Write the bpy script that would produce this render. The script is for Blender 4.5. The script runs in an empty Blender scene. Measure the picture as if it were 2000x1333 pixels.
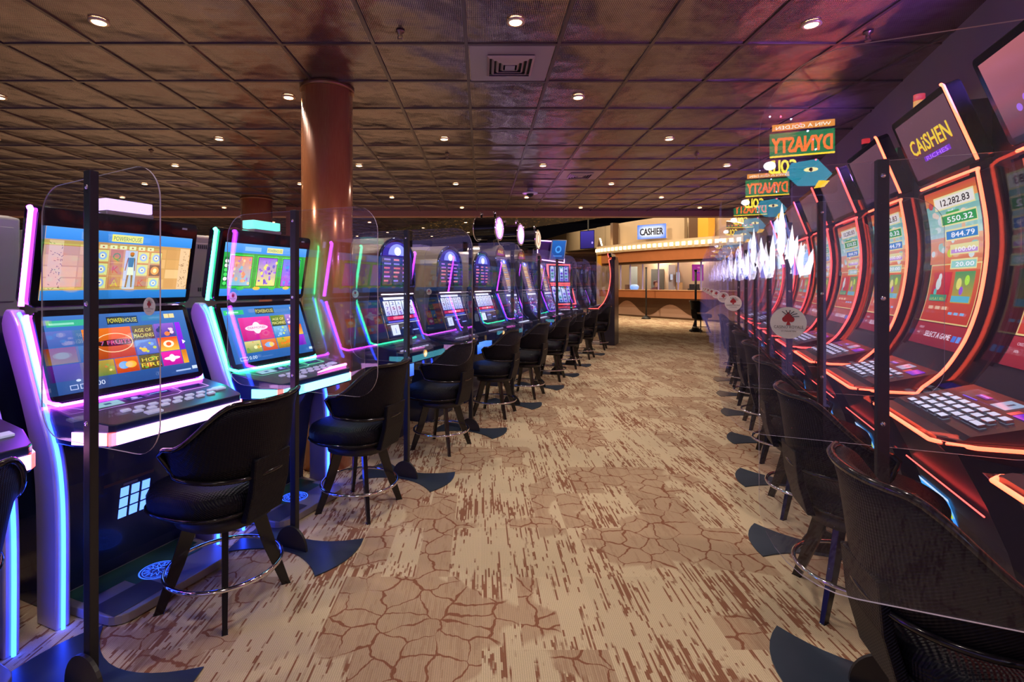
import bpy, math, random
from math import sin, cos, pi, radians, sqrt
from mathutils import Vector, Matrix

random.seed(7)
SC = bpy.context.scene
COL = SC.collection

# ------------------------------------------------------------------ camera
HC = 1.45            # camera height
FPX = 985.0          # focal length in pixels of a 2000 px wide frame
HY, VX = 556.0, 941.0
cam_d = bpy.data.cameras.new('camera')
cam_d.sensor_width = 36.0
cam_d.lens = FPX / 2000.0 * 36.0
cam_d.shift_x = (1000.0 - VX) / 2000.0
cam_d.shift_y = -(666.5 - HY) / 2000.0
cam_d.clip_start = 0.02
cam_d.clip_end = 200
cam = bpy.data.objects.new('camera', cam_d)
cam.location = (0, 0, HC)
cam.rotation_euler = (pi / 2, 0, 0)
COL.objects.link(cam)
SC.camera = cam

# ------------------------------------------------------------------ world, view
w = bpy.data.worlds.new('world'); SC.world = w
w.use_nodes = True
w.node_tree.nodes['Background'].inputs[0].default_value = (0.38, 0.29, 0.74, 1)
w.node_tree.nodes['Background'].inputs[1].default_value = 0.75
SC.view_settings.view_transform = 'Standard'
SC.view_settings.look = 'None'
SC.view_settings.gamma = 1
SC.view_settings.exposure = 0.32
SC.view_settings.use_curve_mapping = False
SC.cycles.max_bounces = 8
SC.cycles.diffuse_bounces = 3
SC.cycles.glossy_bounces = 4
SC.cycles.transmission_bounces = 4
SC.cycles.transparent_max_bounces = 40
SC.cycles.caustics_reflective = False
SC.cycles.caustics_refractive = False
SC.cycles.sample_clamp_indirect = 4.0
SC.cycles.use_denoising = True

# ------------------------------------------------------------------ ceiling downlight layout (lamps are built with the fittings)
CEIL = 3.036
DOWN_POS = [(0.203, 3.03), (2.0, 3.06), (-2.3, 3.03), (-1.66, 1.6), (0.8, 1.6), (-0.4, 0.4)]
for j in range(12):
    yy = 4.25 + 1.22 * j
    for k in range(-21, 9):
        if (k % 4) == (1 if j % 2 == 0 else 3):
            xx = 0.202 + 0.61 * k
            if max(yy * -1.15 - 0.6, -13) < xx < (0.41 * yy + 0.92 if yy < 10.8 else -1.9 + (18 - yy) * 0.73) and abs(yy - 11.0) > 0.3:
                DOWN_POS.append((xx, yy))
LAMP_W = 46.0

# ------------------------------------------------------------------ frame of the machine rows
TH = math.atan(0.4152)
S, C = sin(TH), cos(TH)
def P(u, v, z=0.0):
    return Vector((u * S + v * C, u * C - v * S, z))

def hexc(h, k=1.0):
    h = h.lstrip('#')
    r = []
    for i in (0, 2, 4):
        c = int(h[i:i+2], 16) / 255.0
        c = c / 12.92 if c <= 0.04045 else ((c + 0.055) / 1.055) ** 2.4
        r.append(c * k)
    return tuple(r)

# ------------------------------------------------------------------ materials
MATS = {}
def new_mat(name):
    m = bpy.data.materials.new(name); m.use_nodes = True
    nt = m.node_tree; nt.nodes.clear()
    out = nt.nodes.new('ShaderNodeOutputMaterial')
    return m, nt, out
def pbr(name, col, rough=0.5, metal=0.0, emit=None, es=0.0, coat=0.0, noise=0.0, nscale=20.0, bump=0.0, bscale=200.0, sheen=0.0, spec=0.5):
    if name in MATS: return MATS[name]
    m, nt, out = new_mat(name)
    b = nt.nodes.new('ShaderNodeBsdfPrincipled')
    b.inputs['Base Color'].default_value = (*col, 1)
    b.inputs['Roughness'].default_value = rough
    b.inputs['Metallic'].default_value = metal
    b.inputs['Specular IOR Level'].default_value = spec
    b.inputs['Coat Weight'].default_value = coat
    b.inputs['Sheen Weight'].default_value = sheen
    if emit is not None:
        b.inputs['Emission Color'].default_value = (*emit, 1)
        b.inputs['Emission Strength'].default_value = es
    if noise > 0 or bump > 0:
        tc = nt.nodes.new('ShaderNodeTexCoord')
        n = nt.nodes.new('ShaderNodeTexNoise')
        nt.links.new(tc.outputs['Object'], n.inputs['Vector'])
        n.inputs['Scale'].default_value = nscale
        n.inputs['Detail'].default_value = 4
        if noise > 0:
            mx = nt.nodes.new('ShaderNodeMix'); mx.data_type = 'RGBA'
            mx.inputs['A'].default_value = (*[c * (1 - noise) for c in col], 1)
            mx.inputs['B'].default_value = (*[min(1, c * (1 + noise)) for c in col], 1)
            nt.links.new(n.outputs['Fac'], mx.inputs['Factor'])
            nt.links.new(mx.outputs['Result'], b.inputs['Base Color'])
        if bump > 0:
            n2 = nt.nodes.new('ShaderNodeTexNoise'); n2.inputs['Scale'].default_value = bscale
            nt.links.new(tc.outputs['Object'], n2.inputs['Vector'])
            bp = nt.nodes.new('ShaderNodeBump'); bp.inputs['Strength'].default_value = bump
            bp.inputs['Distance'].default_value = 0.002
            nt.links.new(n2.outputs['Fac'], bp.inputs['Height'])
            nt.links.new(bp.outputs['Normal'], b.inputs['Normal'])
    nt.links.new(b.outputs[0], out.inputs[0])
    MATS[name] = m
    return m
def glow(name, col, strength, sample=True):
    if name in MATS: return MATS[name]
    m = pbr(name, (0.3, 0.3, 0.3), 0.35, emit=col, es=strength)
    if not sample:
        try: m.cycles.emission_sampling = 'NONE'
        except Exception: pass
    return m
def attr_mat(name, strength, rough=0.12, base=0.0, sample=False):
    """artwork colour lives in the mesh attribute Col; strength>0 is a lit screen"""
    if name in MATS: return MATS[name]
    m, nt, out = new_mat(name)
    b = nt.nodes.new('ShaderNodeBsdfPrincipled')
    a = nt.nodes.new('ShaderNodeAttribute'); a.attribute_name = 'Col'
    b.inputs['Roughness'].default_value = rough
    if strength > 0:
        b.inputs['Base Color'].default_value = (0.01, 0.01, 0.01, 1)
        nt.links.new(a.outputs['Color'], b.inputs['Emission Color'])
        b.inputs['Emission Strength'].default_value = strength
        if not sample:
            try: m.cycles.emission_sampling = 'NONE'
            except Exception: pass
    else:
        nt.links.new(a.outputs['Color'], b.inputs['Base Color'])
    nt.links.new(b.outputs[0], out.inputs[0])
    MATS[name] = m
    return m

def make_special_mats():
    # -- acrylic sheet: clear, mirrors by Fresnel
    m, nt, out = new_mat('clear_acrylic')
    lw = nt.nodes.new('ShaderNodeLayerWeight'); lw.inputs['Blend'].default_value = 0.5
    pw = nt.nodes.new('ShaderNodeMath'); pw.operation = 'POWER'; pw.inputs[1].default_value = 4.0
    ml = nt.nodes.new('ShaderNodeMath'); ml.operation = 'MULTIPLY_ADD'; ml.inputs[1].default_value = 0.9; ml.inputs[2].default_value = 0.048
    tr = nt.nodes.new('ShaderNodeBsdfTransparent'); tr.inputs[0].default_value = (0.965, 0.96, 0.985, 1)
    gl = nt.nodes.new('ShaderNodeBsdfGlossy'); gl.inputs['Roughness'].default_value = 0.0; gl.inputs['Color'].default_value = (0.95, 0.93, 1, 1)
    df = nt.nodes.new('ShaderNodeBsdfDiffuse'); df.inputs['Color'].default_value = (0.75, 0.72, 0.9, 1)  # lilac haze mixed in for smudges and the bright film of reflections
    mx = nt.nodes.new('ShaderNodeMixShader'); m2 = nt.nodes.new('ShaderNodeMixShader'); m2.inputs[0].default_value = 0.008
    nt.links.new(lw.outputs['Facing'], pw.inputs[0]); nt.links.new(pw.outputs[0], ml.inputs[0])
    nt.links.new(ml.outputs[0], mx.inputs[0]); nt.links.new(tr.outputs[0], mx.inputs[1]); nt.links.new(gl.outputs[0], mx.inputs[2])
    nt.links.new(mx.outputs[0], m2.inputs[1]); nt.links.new(df.outputs[0], m2.inputs[2]); nt.links.new(m2.outputs[0], out.inputs[0])
    MATS['clear_acrylic'] = m
    # -- acrylic cut edge
    pbr('acrylic_edge', (0.55, 0.52, 0.68), 0.25)
    # -- perforated dark metal ceiling tiles
    m, nt, out = new_mat('perforated_metal')
    b = nt.nodes.new('ShaderNodeBsdfPrincipled')
    tc = nt.nodes.new('ShaderNodeTexCoord')
    sp = nt.nodes.new('ShaderNodeSeparateXYZ'); nt.links.new(tc.outputs['Object'], sp.inputs[0])
    def M(op, a, b_=None, c_=None):
        n = nt.nodes.new('ShaderNodeMath'); n.operation = op
        for i, x in enumerate((a, b_, c_)):
            if x is None: continue
            if isinstance(x, (int, float)): n.inputs[i].default_value = x
            else: nt.links.new(x, n.inputs[i])
        return n.outputs[0]
    X, Y = sp.outputs[0], sp.outputs[1]
    pitch = 0.022
    sx = M('SINE', M('MULTIPLY', M('ADD', X, Y), 2 * pi / pitch / 1.0))
    sy = M('SINE', M('MULTIPLY', M('SUBTRACT', X, Y), 2 * pi / pitch / 1.0))
    dots = M('MULTIPLY', sx, sy)                      # -1..1
    hole = M('GREATER_THAN', dots, 0.25)
    nz = nt.nodes.new('ShaderNodeTexNoise'); nz.inputs['Scale'].default_value = 2.2; nz.inputs['Detail'].default_value = 3
    nt.links.new(tc.outputs['Object'], nz.inputs['Vector'])
    mx = nt.nodes.new('ShaderNodeMix'); mx.data_type = 'RGBA'
    mx.inputs['A'].default_value = (0.30, 0.205, 0.195, 1); mx.inputs['B'].default_value = (0.50, 0.36, 0.345, 1)
    nt.links.new(nz.outputs['Fac'], mx.inputs['Factor'])
    mh = nt.nodes.new('ShaderNodeMix'); mh.data_type = 'RGBA'
    mh.inputs['B'].default_value = (0.012, 0.008, 0.008, 1)
    nt.links.new(mx.outputs['Result'], mh.inputs['A']); nt.links.new(hole, mh.inputs['Factor'])
    nt.links.new(mh.outputs['Result'], b.inputs['Base Color'])
    b.inputs['Metallic'].default_value = 0.78
    b.inputs['Roughness'].default_value = 0.17
    # pillow of each tile + dents + perforation
    tx = M('ABSOLUTE', M('SUBTRACT', M('FRACT', M('DIVIDE', M('ADD', X, 0.103), 0.61)), 0.5))
    ty = M('ABSOLUTE', M('SUBTRACT', M('FRACT', M('DIVIDE', M('SUBTRACT', Y, 2.71), 0.61)), 0.5))
    pil = M('MULTIPLY', M('SUBTRACT', 0.25, M('MULTIPLY', tx, tx)), M('SUBTRACT', 0.25, M('MULTIPLY', ty, ty)))
    nz2 = nt.nodes.new('ShaderNodeTexNoise'); nz2.inputs['Scale'].default_value = 3.5; nz2.inputs['Detail'].default_value = 2
    nt.links.new(tc.outputs['Object'], nz2.inputs['Vector'])
    h = M('ADD', M('MULTIPLY', pil, 0.34), M('MULTIPLY', nz2.outputs['Fac'], 0.036))
    bp = nt.nodes.new('ShaderNodeBump'); bp.inputs['Strength'].default_value = 1.0; bp.inputs['Distance'].default_value = 1.0
    nt.links.new(h, bp.inputs['Height'])
    bp2 = nt.nodes.new('ShaderNodeBump'); bp2.inputs['Strength'].default_value = 0.2; bp2.inputs['Distance'].default_value = 0.002
    nt.links.new(dots, bp2.inputs['Height']); nt.links.new(bp.outputs[0], bp2.inputs['Normal'])
    nt.links.new(bp2.outputs[0], b.inputs['Normal'])
    nt.links.new(b.outputs[0], out.inputs[0])
    MATS['perforated_metal'] = m
    # -- carpet tiles
    m, nt, out = new_mat('patterned_carpet')
    b = nt.nodes.new('ShaderNodeBsdfPrincipled'); b.inputs['Roughness'].default_value = 0.95
    b.inputs['Specular IOR Level'].default_value = 0.1
    tc = nt.nodes.new('ShaderNodeTexCoord')
    sp = nt.nodes.new('ShaderNodeSeparateXYZ'); nt.links.new(tc.outputs['Object'], sp.inputs[0])
    X, Y = sp.outputs[0], sp.outputs[1]
    def comb(x, y, z=0.0):
        n = nt.nodes.new('ShaderNodeCombineXYZ')
        for i, q in enumerate((x, y, z)):
            if isinstance(q, (int, float)): n.inputs[i].default_value = q
            else: nt.links.new(q, n.inputs[i])
        return n.outputs[0]
    def noise(vec, scale, detail=2, rough=0.5):
        n = nt.nodes.new('ShaderNodeTexNoise'); n.inputs['Scale'].default_value = scale
        n.inputs['Detail'].default_value = detail; n.inputs['Roughness'].default_value = rough
        nt.links.new(vec, n.inputs['Vector']); return n.outputs['Fac']
    def white(vec):
        n = nt.nodes.new('ShaderNodeTexWhiteNoise'); n.noise_dimensions = '3D'
        nt.links.new(vec, n.inputs['Vector']); return n.outputs['Value']
    def ramp(x, lo, hi):
        n = nt.nodes.new('ShaderNodeMapRange'); n.inputs['From Min'].default_value = lo; n.inputs['From Max'].default_value = hi
        nt.links.new(x, n.inputs['Value']); return n.outputs[0]
    T = 0.5
    ix, iy = M('FLOOR', M('DIVIDE', X, T)), M('FLOOR', M('DIVIDE', Y, T))
    tile_id = white(comb(ix, iy, 3.3))
    sub = M('FLOOR', M('DIVIDE', X, T / 3.0))
    band_id = white(comb(sub, iy, 1.1))
    # long streaks: columns 8 mm wide, each with its own broken run of brown
    ci = M('FLOOR', M('DIVIDE', X, 0.008))
    cj = M('FLOOR', M('DIVIDE', X, 0.024))
    off = M('MULTIPLY', white(comb(ci, 0.0, 9.0)), 3.0)
    seg = M('FLOOR', M('DIVIDE', M('ADD', Y, off), 0.04))
    short = white(comb(ci, seg, 2.0))
    runA = noise(comb(M('MULTIPLY', ci, 7.31), M('MULTIPLY', Y, 1.9), 0.0), 1.0, 2, 0.6)
    runB = noise(comb(M('MULTIPLY', cj, 5.17), M('MULTIPLY', Y, 2.0), 6.0), 1.0, 2, 0.6)
    dens = noise(comb(M('MULTIPLY', X, 3.4), M('MULTIPLY', Y, 2.0), 4.0), 1.0, 3, 0.6)
    st = M('ADD', M('MULTIPLY', runA, 0.85), M('ADD', M('MULTIPLY', runB, 0.5), M('ADD', M('MULTIPLY', dens, 0.6), M('MULTIPLY', short, 0.16))))
    streak = ramp(st, 1.105, 1.15)
    # cracked veins
    wv = nt.nodes.new('ShaderNodeTexNoise'); wv.inputs['Scale'].default_value = 9.0; wv.inputs['Detail'].default_value = 3
    nt.links.new(tc.outputs['Object'], wv.inputs['Vector'])
    vm = nt.nodes.new('ShaderNodeVectorMath'); vm.operation = 'MULTIPLY_ADD'
    nt.links.new(wv.outputs['Color'], vm.inputs[0]); vm.inputs[1].default_value = (0.09, 0.09, 0); nt.links.new(comb(X, Y, 0.0), vm.inputs[2])
    vo = nt.nodes.new('ShaderNodeTexVoronoi'); vo.feature = 'DISTANCE_TO_EDGE'; vo.inputs['Scale'].default_value = 7.5
    vo.voronoi_dimensions = '2D'
    nt.links.new(vm.outputs[0], vo.inputs['Vector'])
    thick = M('MULTIPLY', noise(comb(X, Y, 7.0), 6.0, 2), 0.15)
    vein = ramp(M('SUBTRACT', vo.outputs['Distance'], M('SUBTRACT', thick, 0.050)), 0.018, 0.0)
    region = ramp(M('ADD', noise(comb(X, Y, 2.0), 1.5, 2), M('MULTIPLY', M('SUBTRACT', band_id, 0.5), 0.34)), 0.545, 0.565)
    pat = M('ADD', M('MULTIPLY', vein, region), M('MULTIPLY', streak, M('SUBTRACT', 1.0, M('MULTIPLY', region, 0.80))))
    pat = M('MINIMUM', pat, 1.0)
    base = nt.nodes.new('ShaderNodeMix'); base.data_type = 'RGBA'
    base.inputs['A'].default_value = (*hexc('dcc6a6'), 1); base.inputs['B'].default_value = (*hexc('b8957a'), 1)
    nt.links.new(M('MULTIPLY', region, 0.68), base.inputs['Factor'])
    # tuft rows
    rows = M('SINE', M('MULTIPLY', X, 2 * pi / 0.0085))
    dsh = M('SINE', M('MULTIPLY', Y, 2 * pi / 0.007))
    fine = noise(comb(M('MULTIPLY', X, 240.0), M('MULTIPLY', Y, 240.0), 0.0), 1.0, 1)
    tf = M('ADD', 0.86, M('ADD', M('MULTIPLY', rows, 0.10), M('ADD', M('MULTIPLY', dsh, 0.05), M('MULTIPLY', M('SUBTRACT', fine, 0.5), 0.35))))
    fin = nt.nodes.new('ShaderNodeMix'); fin.data_type = 'RGBA'
    nt.links.new(base.outputs['Result'], fin.inputs['A']); fin.inputs['B'].default_value = (*hexc('8f5842'), 1)
    nt.links.new(M('MULTIPLY', pat, 0.9), fin.inputs['Factor'])
    sc = nt.nodes.new('ShaderNodeVectorMath'); sc.operation = 'SCALE'
    nt.links.new(fin.outputs['Result'], sc.inputs[0])
    var = M('ADD', 0.93, M('MULTIPLY', tile_id, 0.10))
    nt.links.new(M('MULTIPLY', tf, var), sc.inputs['Scale'])
    nt.links.new(sc.outputs[0], b.inputs['Base Color'])
    bp = nt.nodes.new('ShaderNodeBump'); bp.inputs['Strength'].default_value = 0.35; bp.inputs['Distance'].default_value = 0.003
    nt.links.new(tf, bp.inputs['Height']); nt.links.new(bp.outputs[0], b.inputs['Normal'])
    nt.links.new(b.outputs[0], out.inputs[0])
    MATS['patterned_carpet'] = m
    # -- diamond quilted black vinyl
    m, nt, out = new_mat('quilted_black')
    b = nt.nodes.new('ShaderNodeBsdfPrincipled')
    b.inputs['Base Color'].default_value = (0.0045, 0.0045, 0.010, 1); b.inputs['Roughness'].default_value = 0.42; b.inputs['Specular IOR Level'].default_value = 0.18
    tc = nt.nodes.new('ShaderNodeTexCoord'); sp = nt.nodes.new('ShaderNodeSeparateXYZ'); nt.links.new(tc.outputs['Object'], sp.inputs[0])
    X, Y, Z = sp.outputs
    q = 2 * pi / 0.019
    a_ = M('SINE', M('MULTIPLY', M('ADD', M('ADD', X, Y), Z), q)); c_ = M('SINE', M('MULTIPLY', M('SUBTRACT', M('SUBTRACT', Y, X), Z), q))
    d = M('MULTIPLY', a_, c_)
    bp = nt.nodes.new('ShaderNodeBump'); bp.inputs['Strength'].default_value = 0.45; bp.inputs['Distance'].default_value = 0.003
    nt.links.new(d, bp.inputs['Height']); nt.links.new(bp.outputs[0], b.inputs['Normal'])
    nt.links.new(b.outputs[0], out.inputs[0])
    MATS['quilted_black'] = m
    # -- brushed copper of the columns
    m, nt, out = new_mat('brushed_copper')
    b = nt.nodes.new('ShaderNodeBsdfPrincipled')
    b.inputs['Metallic'].default_value = 0.35; b.inputs['Roughness'].default_value = 0.24; b.inputs['Coat Weight'].default_value = 1.0; b.inputs['Coat Roughness'].default_value = 0.12
    tc = nt.nodes.new('ShaderNodeTexCoord'); mp = nt.nodes.new('ShaderNodeMapping'); mp.inputs['Scale'].default_value = (60, 60, 4)
    nt.links.new(tc.outputs['Object'], mp.inputs['Vector'])
    n = nt.nodes.new('ShaderNodeTexNoise'); n.inputs['Scale'].default_value = 3; n.inputs['Detail'].default_value = 4
    nt.links.new(mp.outputs[0], n.inputs['Vector'])
    mx = nt.nodes.new('ShaderNodeMix'); mx.data_type = 'RGBA'
    mx.inputs['A'].default_value = (*hexc('de7a48'), 1); mx.inputs['B'].default_value = (*hexc('f2a26c'), 1)
    nt.links.new(n.outputs['Fac'], mx.inputs['Factor']); nt.links.new(mx.outputs['Result'], b.inputs['Base Color'])
    nt.links.new(b.outputs[0], out.inputs[0]); MATS['brushed_copper'] = m
    # -- gold glitter of the far bulkhead
    m, nt, out = new_mat('gold_glitter')
    b = nt.nodes.new('ShaderNodeBsdfPrincipled'); b.inputs['Roughness'].default_value = 0.5
    tc = nt.nodes.new('ShaderNodeTexCoord')
    vo = nt.nodes.new('ShaderNodeTexVoronoi'); vo.inputs['Scale'].default_value = 9.0; nt.links.new(tc.outputs['Object'], vo.inputs['Vector'])
    mr = nt.nodes.new('ShaderNodeMapRange'); mr.inputs['From Min'].default_value = 0.28; mr.inputs['From Max'].default_value = 0.12
    nt.links.new(vo.outputs['Distance'], mr.inputs['Value'])
    mx = nt.nodes.new('ShaderNodeMix'); mx.data_type = 'RGBA'
    mx.inputs['A'].default_value = (0.02, 0.014, 0.01, 1); mx.inputs['B'].default_value = (*hexc('c99a45'), 1)
    nt.links.new(mr.outputs[0], mx.inputs['Factor']); nt.links.new(mx.outputs['Result'], b.inputs['Base Color'])
    b.inputs['Metallic'].default_value = 0.4
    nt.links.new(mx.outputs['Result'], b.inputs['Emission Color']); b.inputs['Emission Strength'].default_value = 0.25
    nt.links.new(b.outputs[0], out.inputs[0]); MATS['gold_glitter'] = m
make_special_mats()

SCREEN = attr_mat('lit_screen', 1.15)
SCREEN_HI = attr_mat('lit_artwork_bright', 4.0)
SCREEN_MIR = attr_mat('lit_sign_art', 12.0)
PRINT = attr_mat('printed_vinyl', 0.0, rough=0.4)
NAVY = pbr('navy_lacquer', (0.010, 0.020, 0.085), 0.22, coat=0.3)
BLACKG = pbr('gloss_black', (0.006, 0.006, 0.009), 0.08)
BLACKM = pbr('matt_black_metal', (0.016, 0.015, 0.017), 0.45, bump=0.15)
DARKPL = pbr('dark_plastic', (0.035, 0.030, 0.050), 0.3)
LILAC = pbr('lilac_grey_metal', (0.52, 0.46, 0.60), 0.28, metal=0.25)
GREYM = pbr('light_grey_metal', (0.46, 0.42, 0.44), 0.35, metal=0.3, noise=0.1, nscale=6)
BEIGEM = pbr('beige_metal', (0.50, 0.44, 0.38), 0.28, metal=0.45)
CHROME = pbr('chrome', (0.82, 0.82, 0.86), 0.09, metal=1.0)
SLATE = pbr('slate_blue_steel', (0.055, 0.075, 0.115), 0.3, metal=0.4, noise=0.15, nscale=9)
PIPING = pbr('gloss_black_piping', (0.01, 0.009, 0.011), 0.12)
WOODBLK = pbr('black_lacquered_wood', (0.012, 0.010, 0.011), 0.22, noise=0.3, nscale=30)
BTN = glow('lit_button', (0.62, 0.60, 1.0), 0.42, sample=False)
BTNW = glow('lit_button_white', (0.70, 0.78, 1.0), 0.8, sample=False)
LED = {
    'purple': glow('led_purple', (0.55, 0.05, 1.0), 17.0),
    'pink':   glow('led_pink', (1.0, 0.16, 0.75), 5.0),
    'blue':   glow('led_blue', (0.012, 0.06, 1.0), 13.0),
    'green':  glow('led_green', (0.03, 0.95, 0.40), 12.0),
    'cyan':   glow('led_cyan', (0.15, 0.85, 0.95), 5.0),
    'red':    glow('led_red', (1.0, 0.05, 0.04), 5.0),
    'white':  glow('led_warm_white', (1.0, 0.75, 0.9), 4.0),
}

# ------------------------------------------------------------------ mesh builder
class MB:
    def __init__(self):
        self.v = []; self.f = []; self.m = []; self.c = []; self.mats = []; self.smooth = []
    def mi(self, mat):
        if mat not in self.mats: self.mats.append(mat)
        return self.mats.index(mat)
    def face(self, idx, mat, col=(1, 1, 1), sm=False):
        self.f.append(tuple(idx)); self.m.append(self.mi(mat)); self.c.append(col); self.smooth.append(sm)
    def poly(self, pts, mat, col=(1, 1, 1)):
        n = len(self.v); self.v += [tuple(p) for p in pts]
        self.face(range(n, n + len(pts)), mat, col)
    def extr(self, pts, d, mat, sm=False, capmat=None, col=(1, 1, 1)):
        """closed outline pts (3D) extruded by vector d"""
        n = len(self.v); k = len(pts); d = Vector(d)
        a = [Vector(p) for p in pts]
        # orientation
        nv = Vector((0, 0, 0))
        for i in range(k): nv += a[i].cross(a[(i + 1) % k])
        if nv.dot(d) > 0: a = a[::-1]
        self.v += [tuple(p) for p in a] + [tuple(p + d) for p in a]
        cm = capmat or mat
        self.face(range(n, n + k), cm, col); self.face([n + k + i for i in range(k)][::-1], cm, col)
        for i in range(k):
            j = (i + 1) % k
            self.face((n + j, n + i, n + k + i, n + k + j), mat, col, sm)
    def box(self, x0, x1, y0, y1, z0, z1, mat, col=(1, 1, 1)):
        self.extr([(x0, y0, z0), (x1, y0, z0), (x1, y1, z0), (x0, y1, z0)], (0, 0, z1 - z0), mat, col=col)
    def prism(self, prof, y0, y1, mat, sm=False, capmat=None):
        self.extr([(x, y0, z) for x, z in prof], (0, y1 - y0, 0), mat, sm, capmat)
    def plate(self, O, a, b, w_, h_, r, t, mat, seg=5, capmat=None):
        """rounded rectangle plate: O = centre of the lower edge, a = width direction, b = height direction, thickness t behind"""
        O, a, b = Vector(O), Vector(a).normalized(), Vector(b).normalized()
        n = a.cross(b).normalized()
        pts = []
        for cx, cy, st in ((w_/2 - r, r, -90), (w_/2 - r, h_ - r, 0), (-w_/2 + r, h_ - r, 90), (-w_/2 + r, r, 180)):
            for i in range(seg + 1):
                an = radians(st + 90.0 * i / seg)
                pts.append(O + a * (cx + r * cos(an)) + b * (cy + r * sin(an)))
        self.extr(pts, -n * t, mat, False, capmat)
    def tube(self, pts, r, mat, seg=8, closed=False, flat=None):
        pts = [Vector(p) for p in pts]; k = len(pts); n0 = len(self.v)
        up = Vector((0, 0, 1)); prev = None
        for i, p in enumerate(pts):
            if closed: t = (pts[(i + 1) % k] - pts[i - 1]).normalized()
            elif i == 0: t = (pts[1] - pts[0]).normalized()
            elif i == k - 1: t = (pts[-1] - pts[-2]).normalized()
            else: t = ((pts[i + 1] - p).normalized() + (p - pts[i - 1]).normalized()).normalized()
            if prev is None:
                ref = up if abs(t.dot(up)) < 0.95 else Vector((1, 0, 0))
                s1 = t.cross(ref).normalized()
            else:
                s1 = (prev - t * prev.dot(t)).normalized()
            s2 = t.cross(s1); prev = s1
            rr = r[i] if isinstance(r, (list, tuple)) else r
            for q in range(seg):
                an = 2 * pi * q / seg
                self.v.append(tuple(p + s1 * rr * cos(an) + s2 * rr * sin(an)))
        rng = k if closed else k - 1
        for i in range(rng):
            for q in range(seg):
                a0 = n0 + i * seg + q; a1 = n0 + i * seg + (q + 1) % seg
                b0 = n0 + ((i + 1) % k) * seg + q; b1 = n0 + ((i + 1) % k) * seg + (q + 1) % seg
                self.face((a0, a1, b1, b0), mat, sm=True)
        if not closed:
            self.face([n0 + q for q in range(seg)][::-1], mat)
            self.face([n0 + (k - 1) * seg + q for q in range(seg)], mat)
    def lathe(self, prof, mat, seg=24, ctr=(0, 0), sup=2.0, sm=True, axis='z', org=(0, 0, 0)):
        """prof list of (r,z); sup = superellipse exponent (2 = circle)"""
        n0 = len(self.v)
        for r, z in prof:
            for q in range(seg):
                an = 2 * pi * q / seg
                k = 1.0 / (abs(cos(an)) ** sup + abs(sin(an)) ** sup) ** (1.0 / sup)
                x, y = r * k * cos(an), r * k * sin(an)
                if axis == 'z': self.v.append((ctr[0] + x, ctr[1] + y, z))
                else: self.v.append((org[0] + z, org[1] + x, org[2] + y))
        for i in range(len(prof) - 1):
            for q in range(seg):
                a0 = n0 + i * seg + q; a1 = n0 + i * seg + (q + 1) % seg
                self.face((a0, a1, a1 + seg, a0 + seg), mat, sm=sm)
        self.face([n0 + q for q in range(seg)][::-1], mat)
        self.face([n0 + (len(prof) - 1) * seg + q for q in range(seg)], mat)
    def grid(self, rows, mat, sm=True, closed=False):
        n0 = len(self.v); k = len(rows[0])
        for r in rows: self.v += [tuple(p) for p in r]
        for i in range(len(rows) - 1):
            for q in range(k if closed else k - 1):
                q2 = (q + 1) % k
                self.face((n0 + i*k + q, n0 + i*k + q2, n0 + (i+1)*k + q2, n0 + (i+1)*k + q), mat, sm=sm)
    def build(self, name, parent=None, bevel=0.0, label=None, loc=None, rot=None):
        me = bpy.data.meshes.new(name)
        me.from_pydata(self.v, [], self.f)
        for mt in self.mats: me.materials.append(mt)
        me.polygons.foreach_set('material_index', self.m)
        me.polygons.foreach_set('use_smooth', self.smooth)
        if any(c != (1, 1, 1) for c in self.c):
            ca = me.color_attributes.new('Col', 'FLOAT_COLOR', 'CORNER')
            li = 0; data = []
            for fc, c in zip(self.f, self.c):
                if c and isinstance(c[0], (tuple, list)):
                    for q in range(len(fc)): data += [*c[q], 1.0]
                else: data += [*c, 1.0] * len(fc)
            ca.data.foreach_set('color', data)
        me.update(); me.validate(clean_customdata=False)
        o = bpy.data.objects.new(name, me)
        COL.objects.link(o)
        if parent is not None: o.parent = parent
        if loc is not None: o.location = loc
        if rot is not None: o.rotation_euler = rot
        if bevel > 0:
            bv = o.modifiers.new('bevel', 'BEVEL'); bv.width = bevel; bv.segments = 2; bv.limit_method = 'ANGLE'; bv.angle_limit = radians(40)
        if label: o['label'] = label
        return o

_TXT = {}
def text_geo(s, font_scale_x=1.0):
    if s in _TXT: return _TXT[s]
    cu = bpy.data.curves.new('txt', 'FONT'); cu.body = s; cu.size = 1.0; cu.resolution_u = 2
    ob = bpy.data.objects.new('txt', cu); COL.objects.link(ob)
    dg = bpy.context.evaluated_depsgraph_get(); dg.update()
    ev = ob.evaluated_get(dg); me = ev.to_mesh()
    vs = [(v.co.x, v.co.y) for v in me.vertices]; fs = [tuple(p.vertices) for p in me.polygons]
    ev.to_mesh_clear(); bpy.data.objects.remove(ob); bpy.data.curves.remove(cu)
    xs = [v[0] for v in vs]; x0, x1 = min(xs), max(xs)
    vs = [((x - x0), y) for x, y in vs]
    _TXT[s] = (vs, fs, x1 - x0)
    return _TXT[s]

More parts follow.
